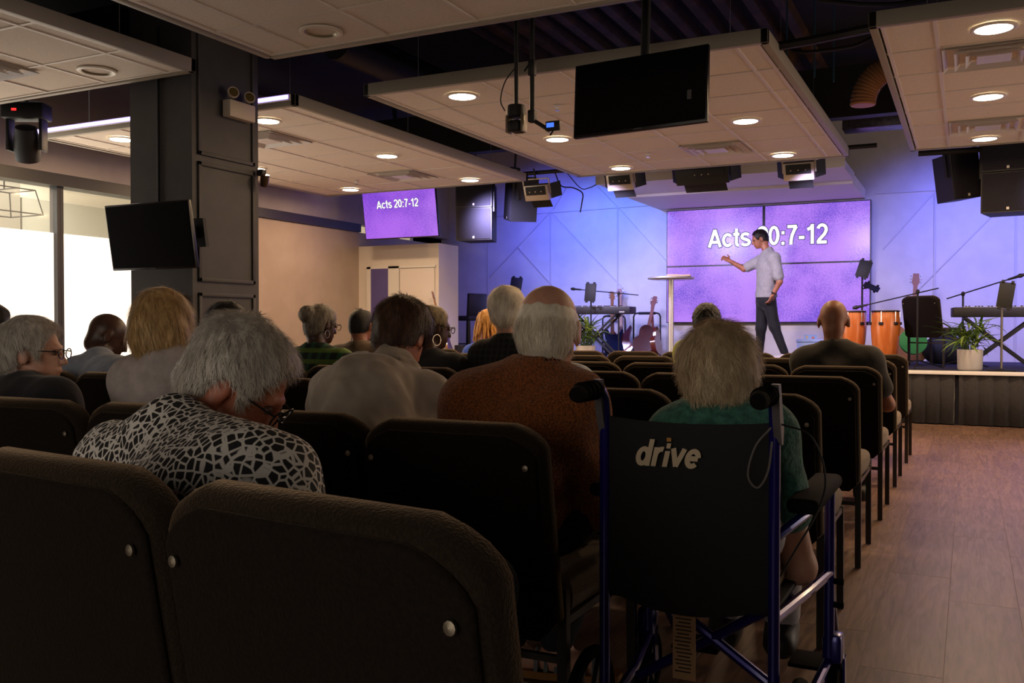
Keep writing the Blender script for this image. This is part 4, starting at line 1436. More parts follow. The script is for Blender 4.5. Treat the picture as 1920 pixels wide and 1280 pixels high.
# tambourine with green drum skin hanging behind the stand, and the black gear bag
p = aty(1712, 640, 12.62)
t = thing('hand_drum', 'green and white hand drum leaning under the stage chair', 'drum', p, 0.3)
MB().lathe([(0.15, -0.025), (0.165, -0.025), (0.165, 0.025), (0.15, 0.025)], rot=(PI / 2 - .25, 0, 0), n=26).build('hoop', mat('hoop_green', srgb(80, 170, 60), 0.5), t)
MB().lathe([(0.001, 0.0), (0.155, 0.0), (0.155, 0.012), (0.001, 0.012)], rot=(PI / 2 - .25, 0, 0), n=26).build('skin', mat('skin_green', srgb(120, 190, 90), 0.6, col2=srgb(220, 200, 190), scale=7, contrast=(.48, .55)), t)
p = stage_at(1772, 13.0)
t = thing('gear_bag', 'rounded black gear bag lying behind the right plant', 'bag', p)
MB().ellipsoid((0, 0, 0.17), (0.28, 0.18, 0.20), 20, 12).build('body', mat('bag_black', srgb(20, 19, 26), 0.7), t)
MB().tube([(-.1, -.1, .34), (-.06, -.12, .40), (.06, -.12, .40), (.1, -.1, .34)], 0.012, 8).build('handle', M_black, t)
p = stage_at(884, 12.3)
t = thing('floor_monitor', 'small black floor box under the tall bar chair', 'speaker box', (p.x, 11.9, ZS))
MB().prism([(-.12, 0), (.12, 0), (.12, .10), (-.04, .2), (-.12, .2)], -0.16, 0.16, 'x').build('cabinet', M_spkb, t, 20)
MB().box((0.06, -0.122, 0.09), (0.05, 0.002, 0.03)).build('badge', mat('badge_red', srgb(130, 40, 60), 0.5), t)
# drum kit hardware at the far left floor
p = atz(668, 690, 0.0)
t = thing('cymbal_stand', 'small drum hardware stand behind the balding man', 'stand', (aty(660, 620, 9.2).x, 9.2, 0.0))
hz = aty(660, 588, 9.2).z
MB().tube([(0, 0, 0.3), (0, 0, hz)], 0.012, 8).build('upright', M_black, t)
for k in range(3):
    a = k * 2.1
    MB().tube([(0, 0, 0.4), (0.3 * math.cos(a), 0.3 * math.sin(a), 0.01)], 0.01, 6).build('foot', M_black, t)
MB().lathe([(0.001, 0.02), (0.03, 0.016), (0.10, 0.0), (0.10, 0.003), (0.001, 0.024)], c=(0.06, 0, hz - .1), rot=(0.2, -0.2, 0), n=20).build('cymbal', mat('cymbal_bronze', srgb(60, 46, 40), 0.3, 0.8), t)
MB().tube([(0.1, 0, hz - .12), (0.0, 0, hz - .28)], 0.008, 6).build('arm', M_black, t)
MB().box((0.18, 0, hz - .26), (0.14, 0.1, 0.14), bevel=0.01).build('amp_box', M_black, t)
MB().tube([(0.0, 0, hz - .28), (0.18, 0, hz - .26)], 0.008, 6).build('cross_arm', M_black, t)

# =================================================================== WHEELCHAIR
M_blue = mat('blue_frame_paint', srgb(28, 24, 120), 0.25, 0.4, coat=0.5)
M_nyl = mat('black_nylon', srgb(16, 15, 15), 0.75, col2=srgb(11, 10, 10), scale=300, bump=0.1)
M_rub = mat('black_rubber', srgb(17, 15, 15), 0.85, spec=0.08)
WX, WY = -0.556, 1.99
wc = thing('wheelchair', 'blue framed wheelchair with a black logo back, holding the teal dressed woman', 'wheelchair', (WX, WY, 0))
hw_ = 0.19
# sling back, slightly bowed
vs, fs = [], []
nx, nz = 12, 8
for j in range(nz + 1):
    z = 0.45 + (0.845 - 0.45) * j / nz
    for i in range(nx + 1):
        u = -1 + 2 * i / nx
        sag = 0.008 * (1 - u * u) * (1.0 if j == nz else 0.0)
        vs.append((u * hw_, -0.03 * (1 - u * u), z - sag - (0.03 * (1 - u * u) if j == 0 else 0)))
for j in range(nz):
    for i in range(nx):
        a = j * (nx + 1) + i
        fs.append((a, a + 1, a + nx + 2, a + nx + 1))
n = len(vs)
vs += [(x, y + 0.014, z) for x, y, z in vs]
fs += [tuple(q + n for q in f[::-1]) for f in fs]
MB().add(vs, fs).build('back_sling', M_nyl, wc)
M_logo = mat('logo_cream', srgb(214, 192, 160), 0.6)
lp = MB()
lettering(wc, 'drive', Vector((-0.035, -0.0345, 0.772)), 0.058, M_logo, None, 0.19, 0.22, 0.0, 'logo_letter', None)
MB().box((-0.028, -0.0375, 0.803), (0.010, 0.001, 0.008)).build('logo_dot', mat('logo_gold', srgb(190, 130, 30), 0.5), wc, 0)
for s in (-1, 1):
    MB().tube([(s * hw_, 0, 0.12), (s * hw_, 0, 0.85), (s * hw_, -0.008, 0.885), (s * hw_, -0.03, 0.905), (s * hw_, -0.07, 0.908)], 0.0125, 12).build('back_post', M_blue, wc)
    g = MB().tube([(s * hw_, -0.045, 0.909), (s * hw_, -0.055, 0.909), (s * hw_, -0.16, 0.905), (s * hw_, -0.175, 0.904)], [0.017, 0.0195, 0.0195, 0.016], 14).build('hand_grip', M_rub, wc)
    for k in range(4):
        MB().torus((s * hw_, -0.07 - 0.025 * k, 0.908), 0.0195, 0.003, rot=(PI / 2, 0, 0), n=16, m=6).build('grip_ridge', M_rub, g)
    MB().prism([(-0.045, 0.93), (-0.02, 0.93), (0.02, 0.83), (0.01, 0.80), (-0.005, 0.80), (-0.03, 0.86)], s * hw_ + s * 0.006 - 0.006, s * hw_ + s * 0.006 + 0.010, 'x').build('brake_lever', mat('lever_grey', srgb(92, 88, 90), 0.45), wc, 20)
    # arm
    MB().box((s * 0.232, 0.30, 0.655), (0.072, 0.42, 0.034), bevel=0.015, seg=3).build('armrest_pad', M_rub, wc)
    MB().tube([(s * 0.24, 0.48, 0.20), (s * 0.24, 0.48, 0.638)], 0.0135, 12).build('arm_post', M_blue, wc)
    MB().tube([(s * hw_, 0.02, 0.60), (s * 0.235, 0.12, 0.635), (s * 0.24, 0.48, 0.638)], 0.011, 10).build('arm_rail', M_blue, wc)
    MB().tube([(s * hw_, 0.0, 0.43), (s * 0.225, 0.30, 0.425), (s * 0.24, 0.48, 0.42)], 0.012, 10).build('seat_rail', M_blue, wc)
    MB().tube([(s * hw_, 0.0, 0.16), (s * 0.22, 0.3, 0.16), (s * 0.24, 0.50, 0.20)], 0.012, 10).build('lower_rail', M_blue, wc)
    MB().tube([(s * 0.24, 0.48, 0.40), (s * 0.235, 0.62, 0.24), (s * 0.22, 0.74, 0.10)], 0.012, 10).build('legrest_tube', M_blue, wc)
    MB().box((s * 0.17, 0.76, 0.09), (0.14, 0.13, 0.012), bevel=0.004).build('footplate', M_rub, wc)
    for z_ in (0.34, 0.40):
        MB().tube([(s * 0.25, 0.48, z_), (s * 0.275, 0.48, z_)], 0.008, 8).build('clamp_knob', M_rub, wc)
    # wheels
    for (yy, r_, wd, zx, nm_) in ((0.02, 0.15, 0.03, 0.235, 'rear_wheel'), (0.52, 0.095, 0.026, 0.252, 'front_caster')):
        w_ = MB().torus((s * zx, yy, r_), r_ - 0.015, 0.015, rot=(0, PI / 2, 0), n=28, m=8).build(nm_, M_rub, wc)
        MB().lathe([(0.001, -0.018), (0.028, -0.018), (0.028, 0.018), (0.001, 0.018)], c=(s * zx, yy, r_), rot=(0, PI / 2, 0), n=14).build('hub', mat('wheel_grey', srgb(70, 70, 74), 0.4), w_)
        sp = MB()
        for k in range(6):
            a = k * PI / 3
            sp = MB().bar((s * zx, yy, r_), (s * zx, yy + (r_ - .015) * math.cos(a), r_ + (r_ - .015) * math.sin(a)), 0.012)
            sp.build('spoke', mat('wheel_grey', srgb(70, 70, 74), 0.4), w_, 0)
    MB().box((s * 0.248, 0.50, 0.225), (0.05, 0.06, 0.075), bevel=0.012).build('caster_housing', M_blue, wc)
    for q in (-1, 1):
        MB().bar((s * 0.252 + q * 0.022, 0.51, 0.20), (s * 0.252 + q * 0.022, 0.52, 0.09), 0.006, 0.03).build('caster_fork', M_blue, wc, 0)
    MB().tube([(s * 0.19, 0.02, 0.15), (s * 0.235, 0.02, 0.15)], 0.010, 8).build('axle', M_black, wc)
for s in (-1, 1):
    MB().tube([(s * hw_, 0.24, 0.415), (-s * hw_, 0.24, 0.165)], 0.0125, 10).build('cross_brace', M_blue, wc)
MB().box((0, 0.24, 0.435), (0.38, 0.44, 0.016), bevel=0.005).build('seat_sling', M_nyl, wc)
MB().box((0, 0.24, 0.462), (0.34, 0.42, 0.04), bevel=0.018, seg=3).build('seat_cushion', mat('cushion_brown', srgb(120, 92, 56), 0.9), wc)
lb = MB().box((-0.012, 0.03, 0.345), (0.052, 0.002, 0.175)).build('care_label', mat('label_paper', srgb(190, 150, 110), 0.8), wc, 0)
for k in range(18):
    MB().box((-0.012 + random.uniform(-.003, .002), 0.0285, 0.42 - 0.0085 * k), (0.036 - 0.008 * (k % 3 == 1), 0.0006, 0.0028)).build('print_line', mat('print_dark', srgb(60, 44, 34), 0.8), lb, 0)
MB().tube(smooth_path([(0.19, -0.04, 0.84), (0.16, -0.05, 0.80), (0.145, -0.05, 0.74), (0.165, -0.05, 0.715), (0.185, -0.045, 0.75), (0.19, -0.03, 0.81)]), 0.0022, 6).build('cord_loop', mat('cord_grey', srgb(110, 105, 102), 0.6), wc)
MB().tube(smooth_path([(0.205, -0.01, 0.845), (0.26, 0.02, 0.82), (0.285, 0.05, 0.74), (0.27, 0.08, 0.66), (0.22, 0.05, 0.56), (0.19, 0.02, 0.50)]), 0.0022, 6).build('brake_cable', M_black, wc)

# =================================================================== PEOPLE: signed distance bodies meshed with surface nets
def A3(v):
    return np.array(tuple(v), dtype=np.float32)


def s_cap(a, b, ra, rb):
    a, b = A3(a), A3(b)
    ba = b - a
    L2 = max(float(ba @ ba), 1e-9)
    def f(p):
        h = np.clip((p - a) @ ba / L2, 0, 1)
        return np.linalg.norm(p - a - h[:, None] * ba, axis=1) - (ra + (rb - ra) * h)
    return f


def s_ell(c, r, R=None):
    c, r = A3(c), A3(r)
    def f(p):
        q = p - c
        if R is not None:
            q = q @ R
        k0 = np.linalg.norm(q / r, axis=1)
        k1 = np.linalg.norm(q / (r * r), axis=1) + 1e-9
        return k0 * (k0 - 1) / k1
    return f


def smin(a, b, k):
    h = np.clip(0.5 + 0.5 * (b - a) / k, 0, 1)
    return b + (a - b) * h - k * h * (1 - h)


def union(fs, k):
    def f(p):
        d = fs[0](p)
        for g in fs[1:]:
            d = smin(d, g(p), k)
        return d
    return f


def wob(p, s, a):
    return a * (np.sin(p[:, 0] * s + 1.3 * np.sin(p[:, 1] * s * 0.7)) * np.sin(p[:, 1] * s * 1.1 + 2.0) * np.sin(p[:, 2] * s * 0.9 + 0.7 * np.sin(p[:, 0] * s)))


def nets(fn, lo, hi, res):
    lo, hi = np.array(lo, np.float32), np.array(hi, np.float32)
    B = 6
    nb = np.maximum(1, np.ceil((hi - lo) / (res * B)).astype(int))
    n = nb * B
    ax = [lo[i] + (np.arange(nb[i]) + 0.5) * B * res for i in range(3)]
    G = np.stack(np.meshgrid(*ax, indexing='ij'), -1).reshape(-1, 3).astype(np.float32)
    cv = fn(G).reshape(nb)
    near = np.abs(cv) < B * res * 1.25 + 0.012
    vals = np.repeat(np.repeat(np.repeat(cv, B, 0), B, 1), B, 2).astype(np.float32)
    mk = np.repeat(np.repeat(np.repeat(near, B, 0), B, 1), B, 2)
    idx = np.argwhere(mk)
    P = (lo + idx * res).astype(np.float32)
    v = np.concatenate([fn(P[i:i + 200000]) for i in range(0, len(P), 200000)]) if len(P) else np.zeros(0)
    vals[mk] = v
    vals[0], vals[-1] = 1, 1
    vals[:, 0], vals[:, -1] = 1, 1
    vals[:, :, 0], vals[:, :, -1] = 1, 1
    ins = vals < 0
    c8 = [(i, j, k) for i in (0, 1) for j in (0, 1) for k in (0, 1)]
    sh = tuple(s - 1 for s in vals.shape)
    cnt_ = sum(ins[i:i + sh[0], j:j + sh[1], k:k + sh[2]].astype(np.int8) for i, j, k in c8)
    cell = np.argwhere((cnt_ > 0) & (cnt_ < 8))
    cid = -np.ones(sh, np.int64)
    cid[tuple(cell.T)] = np.arange(len(cell))
    acc = np.zeros((len(cell), 3), np.float32)
    num = np.zeros(len(cell), np.float32)
    for a_ in range(8):
        for b_ in range(a_ + 1, 8):
            ca, cb = np.array(c8[a_]), np.array(c8[b_])
            if abs(ca - cb).sum() != 1:
                continue
            va, vb = vals[tuple((cell + ca).T)], vals[tuple((cell + cb).T)]
            x = (va < 0) != (vb < 0)
            t_ = np.where(x, va / np.where(x, va - vb, 1), 0)
            acc += np.where(x[:, None], ca + t_[:, None] * (cb - ca), 0)
            num += x
    V = lo + (cell + acc / num[:, None]) * res
    faces = []
    for axn in range(3):
        o1, o2 = [(1, 2), (2, 0), (0, 1)][axn]
        d = np.zeros(3, int)
        d[axn] = 1
        s0 = [slice(1, -1)] * 3
        s0[axn] = slice(0, -1)
        s1 = list(s0)
        s1[axn] = slice(1, None)
        a_, b_ = ins[tuple(s0)], ins[tuple(s1)]
        e = np.argwhere(a_ != b_)
        fl_ = a_[tuple(e.T)]
        off = np.ones(3, int)
        off[axn] = 0
        e = e + off
        d1, d2 = np.zeros(3, int), np.zeros(3, int)
        d1[o1], d2[o2] = 1, 1
        q = [e - d1 - d2, e - d2, e, e - d1]
        ok = np.all([(np.all(x >= 0, 1) & np.all(x < np.array(sh), 1)) for x in q], axis=0)
        ids = np.stack([cid[tuple(np.clip(x, 0, np.array(sh) - 1).T)] for x in q], 1)
        ok &= (ids >= 0).all(1)
        ids, fl2 = ids[ok], fl_[ok]
        ids[~fl2] = ids[~fl2][:, ::-1]
        faces.append(ids)
    F = np.concatenate(faces) if faces else np.zeros((0, 4), int)
    return V, F


def np_mesh(name, V, F, m, smooth=True):
    me = bpy.data.meshes.new(name)
    F = np.asarray(F)
    k = F.shape[1]
    me.vertices.add(len(V))
    me.vertices.foreach_set('co', np.asarray(V, np.float32).ravel())
    me.loops.add(F.size)
    me.loops.foreach_set('vertex_index', F.ravel().astype(np.int32))
    me.polygons.add(len(F))
    me.polygons.foreach_set('loop_start', np.arange(0, F.size, k, dtype=np.int32))
    me.polygons.foreach_set('loop_total', np.full(len(F), k, np.int32))
    me.update(calc_edges=True)
    me.validate()
    if smooth:
        me.shade_smooth()
    me.materials.append(m)
    return me


def np_obj(name, V, F, m, parent):
    o = bpy.data.objects.new(name, np_mesh(name, V, F, m))
    COL.objects.link(o)
    o.parent = parent
    return o


def relax(V, F, it=1, k=0.5):
    for _ in range(it):
        s = np.zeros_like(V)
        c = np.zeros(len(V), np.float32)
        for i in range(4):
            j = (i + 1) % 4
            np.add.at(s, F[:, i], V[F[:, j]])
            np.add.at(c, F[:, i], 1)
            np.add.at(s, F[:, j], V[F[:, i]])
            np.add.at(c, F[:, j], 1)
        V = V + k * (s / np.maximum(c, 1)[:, None] - V)
    return V


def vnormals(V, F):
    n = np.cross(V[F[:, 2]] - V[F[:, 0]], V[F[:, 3]] - V[F[:, 1]])
    N = np.zeros_like(V)
    for i in range(4):
        np.add.at(N, F[:, i], n)
    return N / (np.linalg.norm(N, axis=1)[:, None] + 1e-9)


# ---- head, in its own frame: x right, y face, z up, about 0.23 tall
HEAD_ADD = [
    (s_ell((0, -0.015, 0.028), (0.076, 0.097, 0.088)), 0.03),
    (s_ell((0, 0.028, -0.045), (0.059, 0.064, 0.073)), 0.03),
    (s_ell((0, 0.066, -0.094), (0.026, 0.022, 0.020)), 0.02),
    (s_cap((0, 0.092, 0.004), (0, 0.110, -0.034), 0.008, 0.013), 0.012),
    (s_ell((0, -0.055, -0.055), (0.055, 0.045, 0.06)), 0.03),
    (s_ell((0, 0.084, 0.022), (0.045, 0.012, 0.010)), 0.015),
    (s_ell((0, 0.091, -0.064), (0.022, 0.010, 0.009)), 0.010),
    (s_ell((0.081, -0.008, -0.010), (0.012, 0.023, 0.037)), 0.008),
    (s_ell((-0.081, -0.008, -0.010), (0.012, 0.023, 0.037)), 0.008),
]
HEAD_SUB = [s_ell((0.031, 0.103, 0.004), (0.014, 0.014, 0.010)), s_ell((-0.031, 0.103, 0.004), (0.014, 0.014, 0.010)),
            s_ell((0.096, -0.004, -0.010), (0.008, 0.013, 0.022)), s_ell((-0.096, -0.004, -0.010), (0.008, 0.013, 0.022))]


def head_sdf(q):
    d = HEAD_ADD[0][0](q)
    for f, k in HEAD_ADD[1:]:
        d = smin(d, f(q), k)
    for f in HEAD_SUB:
        d = -smin(-d, f(q), 0.008)
    return d


def scalp(q, g):
    return smin(s_ell((0, -0.015, 0.028), (0.076 + g, 0.097 + g, 0.088 + g))(q), s_ell((0, -0.045, -0.03), (0.060 + g, 0.056 + g, 0.07 + g))(q), 0.035)


def hair_sdf(style):
    def cut(q, front, low):
        y, z = q[:, 1], q[:, 2]
        f = y - (front + 0.25 * (z - 0.05))                    # hairline on the forehead
        s = (low[0] + low[1] * y) - z                          # lower edge towards ear and nape
        e = np.minimum(s_ell((0.088, 0.004, -0.022), (0.034, 0.030, 0.044))(q), s_ell((-0.088, 0.004, -0.022), (0.034, 0.030, 0.044))(q))
        return np.maximum(np.maximum(f, s), -e)
    if style == 'short':
        return lambda q: np.maximum(scalp(q, 0.012) + wob(q, 70, 0.003), cut(q, 0.058, (-0.022, 0.50)))
    if style == 'full':
        return lambda q: np.maximum(smin(scalp(q, 0.022), s_ell((0, -0.03, 0.05), (0.095, 0.105, 0.085))(q), 0.03) + wob(q, 45, 0.005), cut(q, 0.062, (-0.035, 0.5)))
    if style == 'bob':
        return lambda q: np.maximum(smin(scalp(q, 0.022), s_ell((0, -0.035, -0.03), (0.092, 0.082, 0.085))(q), 0.04) + wob(q, 60, 0.004), np.maximum(q[:, 1] - (0.045 + 0.3 * (q[:, 2] - 0.05)), -0.098 - q[:, 2]))
    if style == 'fluffy':
        return lambda q: np.maximum(smin(scalp(q, 0.020), s_ell((0, -0.025, 0.03), (0.094, 0.098, 0.082))(q), 0.03) + wob(q, 60, 0.005), np.maximum(q[:, 1] - (0.05 + 0.3 * (q[:, 2] - 0.05)), -0.105 - q[:, 2] - 0.25 * q[:, 1]))
    if style == 'curly':
        return lambda q: np.maximum(scalp(q, 0.024) + wob(q, 190, 0.010), cut(q, 0.062, (-0.02, 0.45)))
    if style == 'bald_ring':
        return lambda q: np.maximum(np.maximum(scalp(q, 0.001) - 0.009 * np.clip((0.055 - q[:, 2]) / 0.05, 0, 1), cut(q, 0.02, (-0.06, 0.35))), q[:, 2] - 0.050 + 0.10 * q[:, 1] + wob(q, 150, 0.008))
    if style == 'ring_short':
        return lambda q: np.maximum(np.maximum(scalp(q, 0.009), cut(q, 0.04, (-0.035, 0.5))), -s_ell((0, 0.01, 0.13), (0.055, 0.075, 0.05))(q))
    if style == 'bun':
        return lambda q: np.minimum(np.maximum(scalp(q, 0.014) + wob(q, 80, 0.002), cut(q, 0.066, (-0.04, 0.5))), s_ell((0, -0.115, 0.045), (0.058, 0.052, 0.056))(q) + wob(q, 120, 0.003))
    if style == 'stubble':
        return lambda q: np.maximum(scalp(q, 0.0025), cut(q, 0.062, (-0.015, 0.45)))
    return None


HAIRM = {}


def hair_mat(name, c1, c2, rough=0.45):
    if name not in HAIRM:
        HAIRM[name] = mat('hair_' + name, c1, rough, col2=c2, scale=45, stretch=(1.5, 1.5, 0.5), bump=0.25, bump_scale=220, contrast=(0.3, 0.7), spec=0.35)
    return HAIRM[name]


def strands(V, N, n, length, lift, crown, down, width, rng, curl=0.0, mess=0.22):
    """thin tapered hair strips growing out of the hair shell (head frame)"""
    i = rng.integers(0, len(V), n)
    p0 = V[i] - N[i] * 0.002
    nn = N[i]
    flow = p0 - np.array(crown, np.float32)
    flow = flow / (np.linalg.norm(flow, axis=1)[:, None] + 1e-6) + np.array([0, 0, -1], np.float32) * down + rng.normal(0, mess, (n, 3))
    flow -= (flow * nn).sum(1)[:, None] * nn
    flow /= np.linalg.norm(flow, axis=1)[:, None] + 1e-6
    L = length * rng.uniform(0.5, 1.25, n)[:, None]
    side = np.cross(flow, nn)
    side /= np.linalg.norm(side, axis=1)[:, None] + 1e-6
    pts = []
    S = 3
    for k in range(S + 1):
        u = k / S
        c = p0 + flow * L * u + nn * L * (lift * u - 0.55 * lift * u * u) + side * (curl * L * math.sin(u * 5))
        w = width * (1 - 0.8 * u)
        pts.append(c - side * w / 2)
        pts.append(c + side * w / 2)
    V2 = np.stack(pts, 1).reshape(-1, 3)
    base = np.arange(n)[:, None] * (2 * (S + 1))
    F2 = np.concatenate([base + np.array([[2 * k, 2 * k + 1, 2 * k + 3, 2 * k + 2]]) for k in range(S)])
    return V2, F2


def rot_head(yaw, pitch, roll=0.0):
    return np.array((Matrix.Rotation(yaw, 3, 'Z') @ Matrix.Rotation(-pitch, 3, 'X') @ Matrix.Rotation(roll, 3, 'Y')), np.float32)


def hand_fns(w, d, up, side, s=1.0, curl=0.7):
    """palm, four fingers and thumb; d points along the forearm, up is the back of the hand"""
    w, d, up, side = Vector(w), Vector(d).normalized(), Vector(up).normalized(), Vector(side).normalized()
    c = w + d * 0.045 * s
    R = np.array(Matrix((tuple(side), tuple(d), tuple(up))).transposed(), np.float32)
    fs = [s_ell(c, (0.040 * s, 0.050 * s, 0.017 * s), R)]
    for k, (o, L) in enumerate(((-0.030, 0.066), (-0.010, 0.076), (0.011, 0.072), (0.030, 0.056))):
        b0 = w + d * 0.085 * s + side * o * s
        a1 = curl * 0.6
        b1 = b0 + (d * math.cos(a1) - up * math.sin(a1)) * L * 0.5 * s
        a2 = curl * 1.6
        b2 = b1 + (d * math.cos(a2) - up * math.sin(a2)) * L * 0.5 * s
        fs += [s_cap(b0, b1, 0.0095 * s, 0.0088 * s), s_cap(b1, b2, 0.0088 * s, 0.0075 * s)]
    t0 = w + d * 0.02 * s - side * 0.03 * s
    t1 = t0 + (d * 0.5 - side * 0.75 + up * 0.15).normalized() * 0.035 * s
    t2 = t1 + (d * 0.9 - side * 0.25).normalized() * 0.032 * s
    return fs, [s_cap(t0, t1, 0.013 * s, 0.011 * s), s_cap(t1, t2, 0.011 * s, 0.0085 * s)]


SKIN = {
    'fair': mat('skin_fair', srgb(208, 158, 134), 0.5, col2=srgb(192, 138, 114), scale=18, sub=0.1),
    'ruddy': mat('skin_ruddy', srgb(196, 126, 96), 0.5, col2=srgb(172, 100, 76), scale=18),
    'tan': mat('skin_tan', srgb(160, 104, 76), 0.5, col2=srgb(140, 88, 64), scale=18),
    'dark': mat('skin_dark', srgb(84, 54, 40), 0.42, col2=srgb(66, 42, 32), scale=18),
}
M_shoe = mat('shoe_dark', srgb(36, 32, 30), 0.5)
M_eye = mat('eye_skin_shadow', srgb(96, 66, 54), 0.4)  # eyeballs tinted like shaded skin, socket shade put into the colour
M_spec = mat('spectacle_frame', srgb(26, 24, 26), 0.25)
M_gold = mat('earring_silver', srgb(220, 205, 180), 0.2, 0.9)


def person(label, head, neck, SL, SR, hips, yaw=0.0, hyaw=0.0, hpitch=0.1, hroll=0.0, hs=1.0, style=None, hair=None, skin='fair',
           shirt=None, pants=None, res=0.011, sr=0.075, depth=0.13, collar=False, elbows=(None, None), wrists=(None, None), sleeve=0.6,
           nst=2500, slen=0.03, slift=0.35, swid=0.0022, glasses=False, earring=None, knees=None, ankles=None, belly=1.0, hump=0.0,
           necklow=0.0, loose=0.012, group='seated listeners', seated=True, shoe=None, curl=0.5, crown=(0, -0.03, 0.115), down=0.6, neck_r=0.052, wrinkle=0.004, hands=(0.7, 0.7), hand_up=None, mess=0.22, footdir=None, sandal=False):
    H, N, SL, SR, P = Vector(head), Vector(neck), Vector(SL), Vector(SR), Vector(hips)
    root = thing('person', label, 'person', (P.x, P.y, 0 if seated else ZS), 0, group)
    O = Vector(root.location)
    H, N, SL, SR, P = H - O, N - O, SL - O, SR - O, P - O
    M_ = (SL + SR) / 2
    F = Vector((-math.sin(yaw), math.cos(yaw), 0))
    ax = (SR - SL).normalized()
    half = (SR - SL).length / 2
    up = (M_ - P).normalized()
    fw = up.cross(ax).normalized()
    ax2 = fw.cross(up).normalized()
    RB = np.array(Matrix((tuple(ax2), tuple(fw), tuple(up))).transposed(), np.float32)
    RH = rot_head(hyaw, hpitch, hroll)
    Hn = A3(H)
    tl = (M_ - P).length

    def torso_fns(g):
        c1, c2, c3 = M_ + (P - M_) * 0.24 - fw * (0.012 + hump), M_ + (P - M_) * 0.62, P + up * 0.02
        return [s_ell(c1, (half * 0.98 + g, depth * 0.92 + g + hump * .5, tl * 0.36 + g), RB),
                s_ell(c2, (half * 0.90 * belly + g, depth * belly + g, tl * 0.38 + g), RB),
                s_ell(c3, (half * 0.88 * belly + g, depth * 1.05 + g, 0.14 + g), RB),
                s_cap(SL, SR, sr * 0.92 + g, sr * 0.92 + g),
                s_cap(N, SL + (SR - SL) * 0.12, neck_r * 0.9 + g, sr * 0.85 + g), s_cap(N, SR + (SL - SR) * 0.12, neck_r * 0.9 + g, sr * 0.85 + g)]
    arms = []
    hfs, thumbs = [], []
    for i, (S, sg) in enumerate(((SL, -1), (SR, 1))):
        E_ = Vector(elbows[i]) - O if elbows[i] is not None else S + Vector((0, 0, -0.25)) + F * 0.05 + ax * sg * 0.035
        W_ = Vector(wrists[i]) - O if wrists[i] is not None else E_ + F * 0.21 - ax * sg * 0.10 + Vector((0, 0, -0.03))
        arms.append((S, E_, W_))
        d_ = (W_ - E_).normalized()
        up_ = Vector((0, 0, 1)) if hand_up is None or hand_up[i] is None else Vector(hand_up[i])
        up_ = (up_ - d_ * up_.dot(d_)).normalized()
        sd = d_.cross(up_) * sg
        a_, b_ = hand_fns(W_, d_, up_, sd, 1.0, hands[i])
        hfs += a_
        thumbs += b_
    k_ = knees or [P + F * 0.42 + ax * s * 0.11 + Vector((0, 0, -0.02)) for s in (-1, 1)]
    if knees:
        k_ = [Vector(q) - O for q in knees]
    an = [Vector(q) - O for q in ankles] if ankles else [Vector((q.x + F.x * .02, q.y + F.y * .02, 0.085)) for q in k_]
    hp = [P + ax * s * 0.085 for s in (-1, 1)]
    FD = Vector(footdir).normalized() if footdir else F
    torso = union(torso_fns(-0.016), 0.06)
    limbs = []
    for (S, E_, W_) in arms:
        limbs += [s_cap(S, E_, 0.050, 0.040), s_cap(E_, W_, 0.040, 0.027)]
    legs = []
    for s in (0, 1):
        legs += [s_cap(hp[s], k_[s], 0.080, 0.056), s_cap(k_[s], an[s], 0.055, 0.038), s_cap(an[s] + Vector((0, 0, -0.035)), an[s] + Vector((0, 0, -0.04)) + FD * 0.13, 0.036, 0.03)]
    limbf, legf, handf, thumbf = union(limbs, 0.02), union(legs, 0.03), union(hfs, 0.008), union(thumbs, 0.008)
    nb = A3(H) + RH @ np.array([0, -0.03, -0.06], np.float32) * hs
    neckf = s_cap(nb, N - up * 0.03, neck_r * 0.95, neck_r * 1.12)

    def body(p):
        d = torso(p)
        d = smin(d, limbf(p), 0.03)
        d = smin(d, legf(p), 0.03)
        d = smin(d, handf(p), 0.010)
        d = smin(d, thumbf(p), 0.010)
        d = smin(d, neckf(p), 0.03)
        q = (p - Hn) @ RH / hs
        m = np.linalg.norm(q, axis=1) < 0.35
        dh = np.full(len(p), 1.0, np.float32)
        if m.any():
            dh[m] = head_sdf(q[m]) * hs
        return smin(d, dh, 0.015)
    allp = np.array([A3(x) for x in (H, N, SL, SR, P, *an, *k_, *[a_[1] for a_ in arms], *[a_[2] for a_ in arms])])
    lo, hi = allp.min(0) - 0.21, allp.max(0) + 0.21
    lo[2] = max(lo[2], -0.02)
    V, Fq = nets(body, lo, hi, res)
    V = relax(V, Fq, 1, 0.35)
    np_obj('body', V, Fq, SKIN[skin], root)

    # shirt
    tor2 = union(torso_fns(loose - 0.006), 0.06)
    sl = []
    for (S, E_, W_) in arms:
        e1 = S + (E_ - S) * min(1.0, sleeve)
        sl.append(s_cap(S, e1, 0.056 + loose, 0.050 + loose))
        if sleeve > 1:
            sl.append(s_cap(E_, E_ + (W_ - E_) * (sleeve - 1), 0.048 + loose, 0.036 + loose))
    slf = union(sl, 0.02)
    nax = (Vector(nb) - N).normalized()
    ncut = s_cap(N - up * (0.02 + necklow), N + nax * 0.2, neck_r * 1.12 + 0.004 + necklow * .5, neck_r * 1.0 + 0.012)
    zlow = P.z - 0.06 if seated else P.z + 0.015

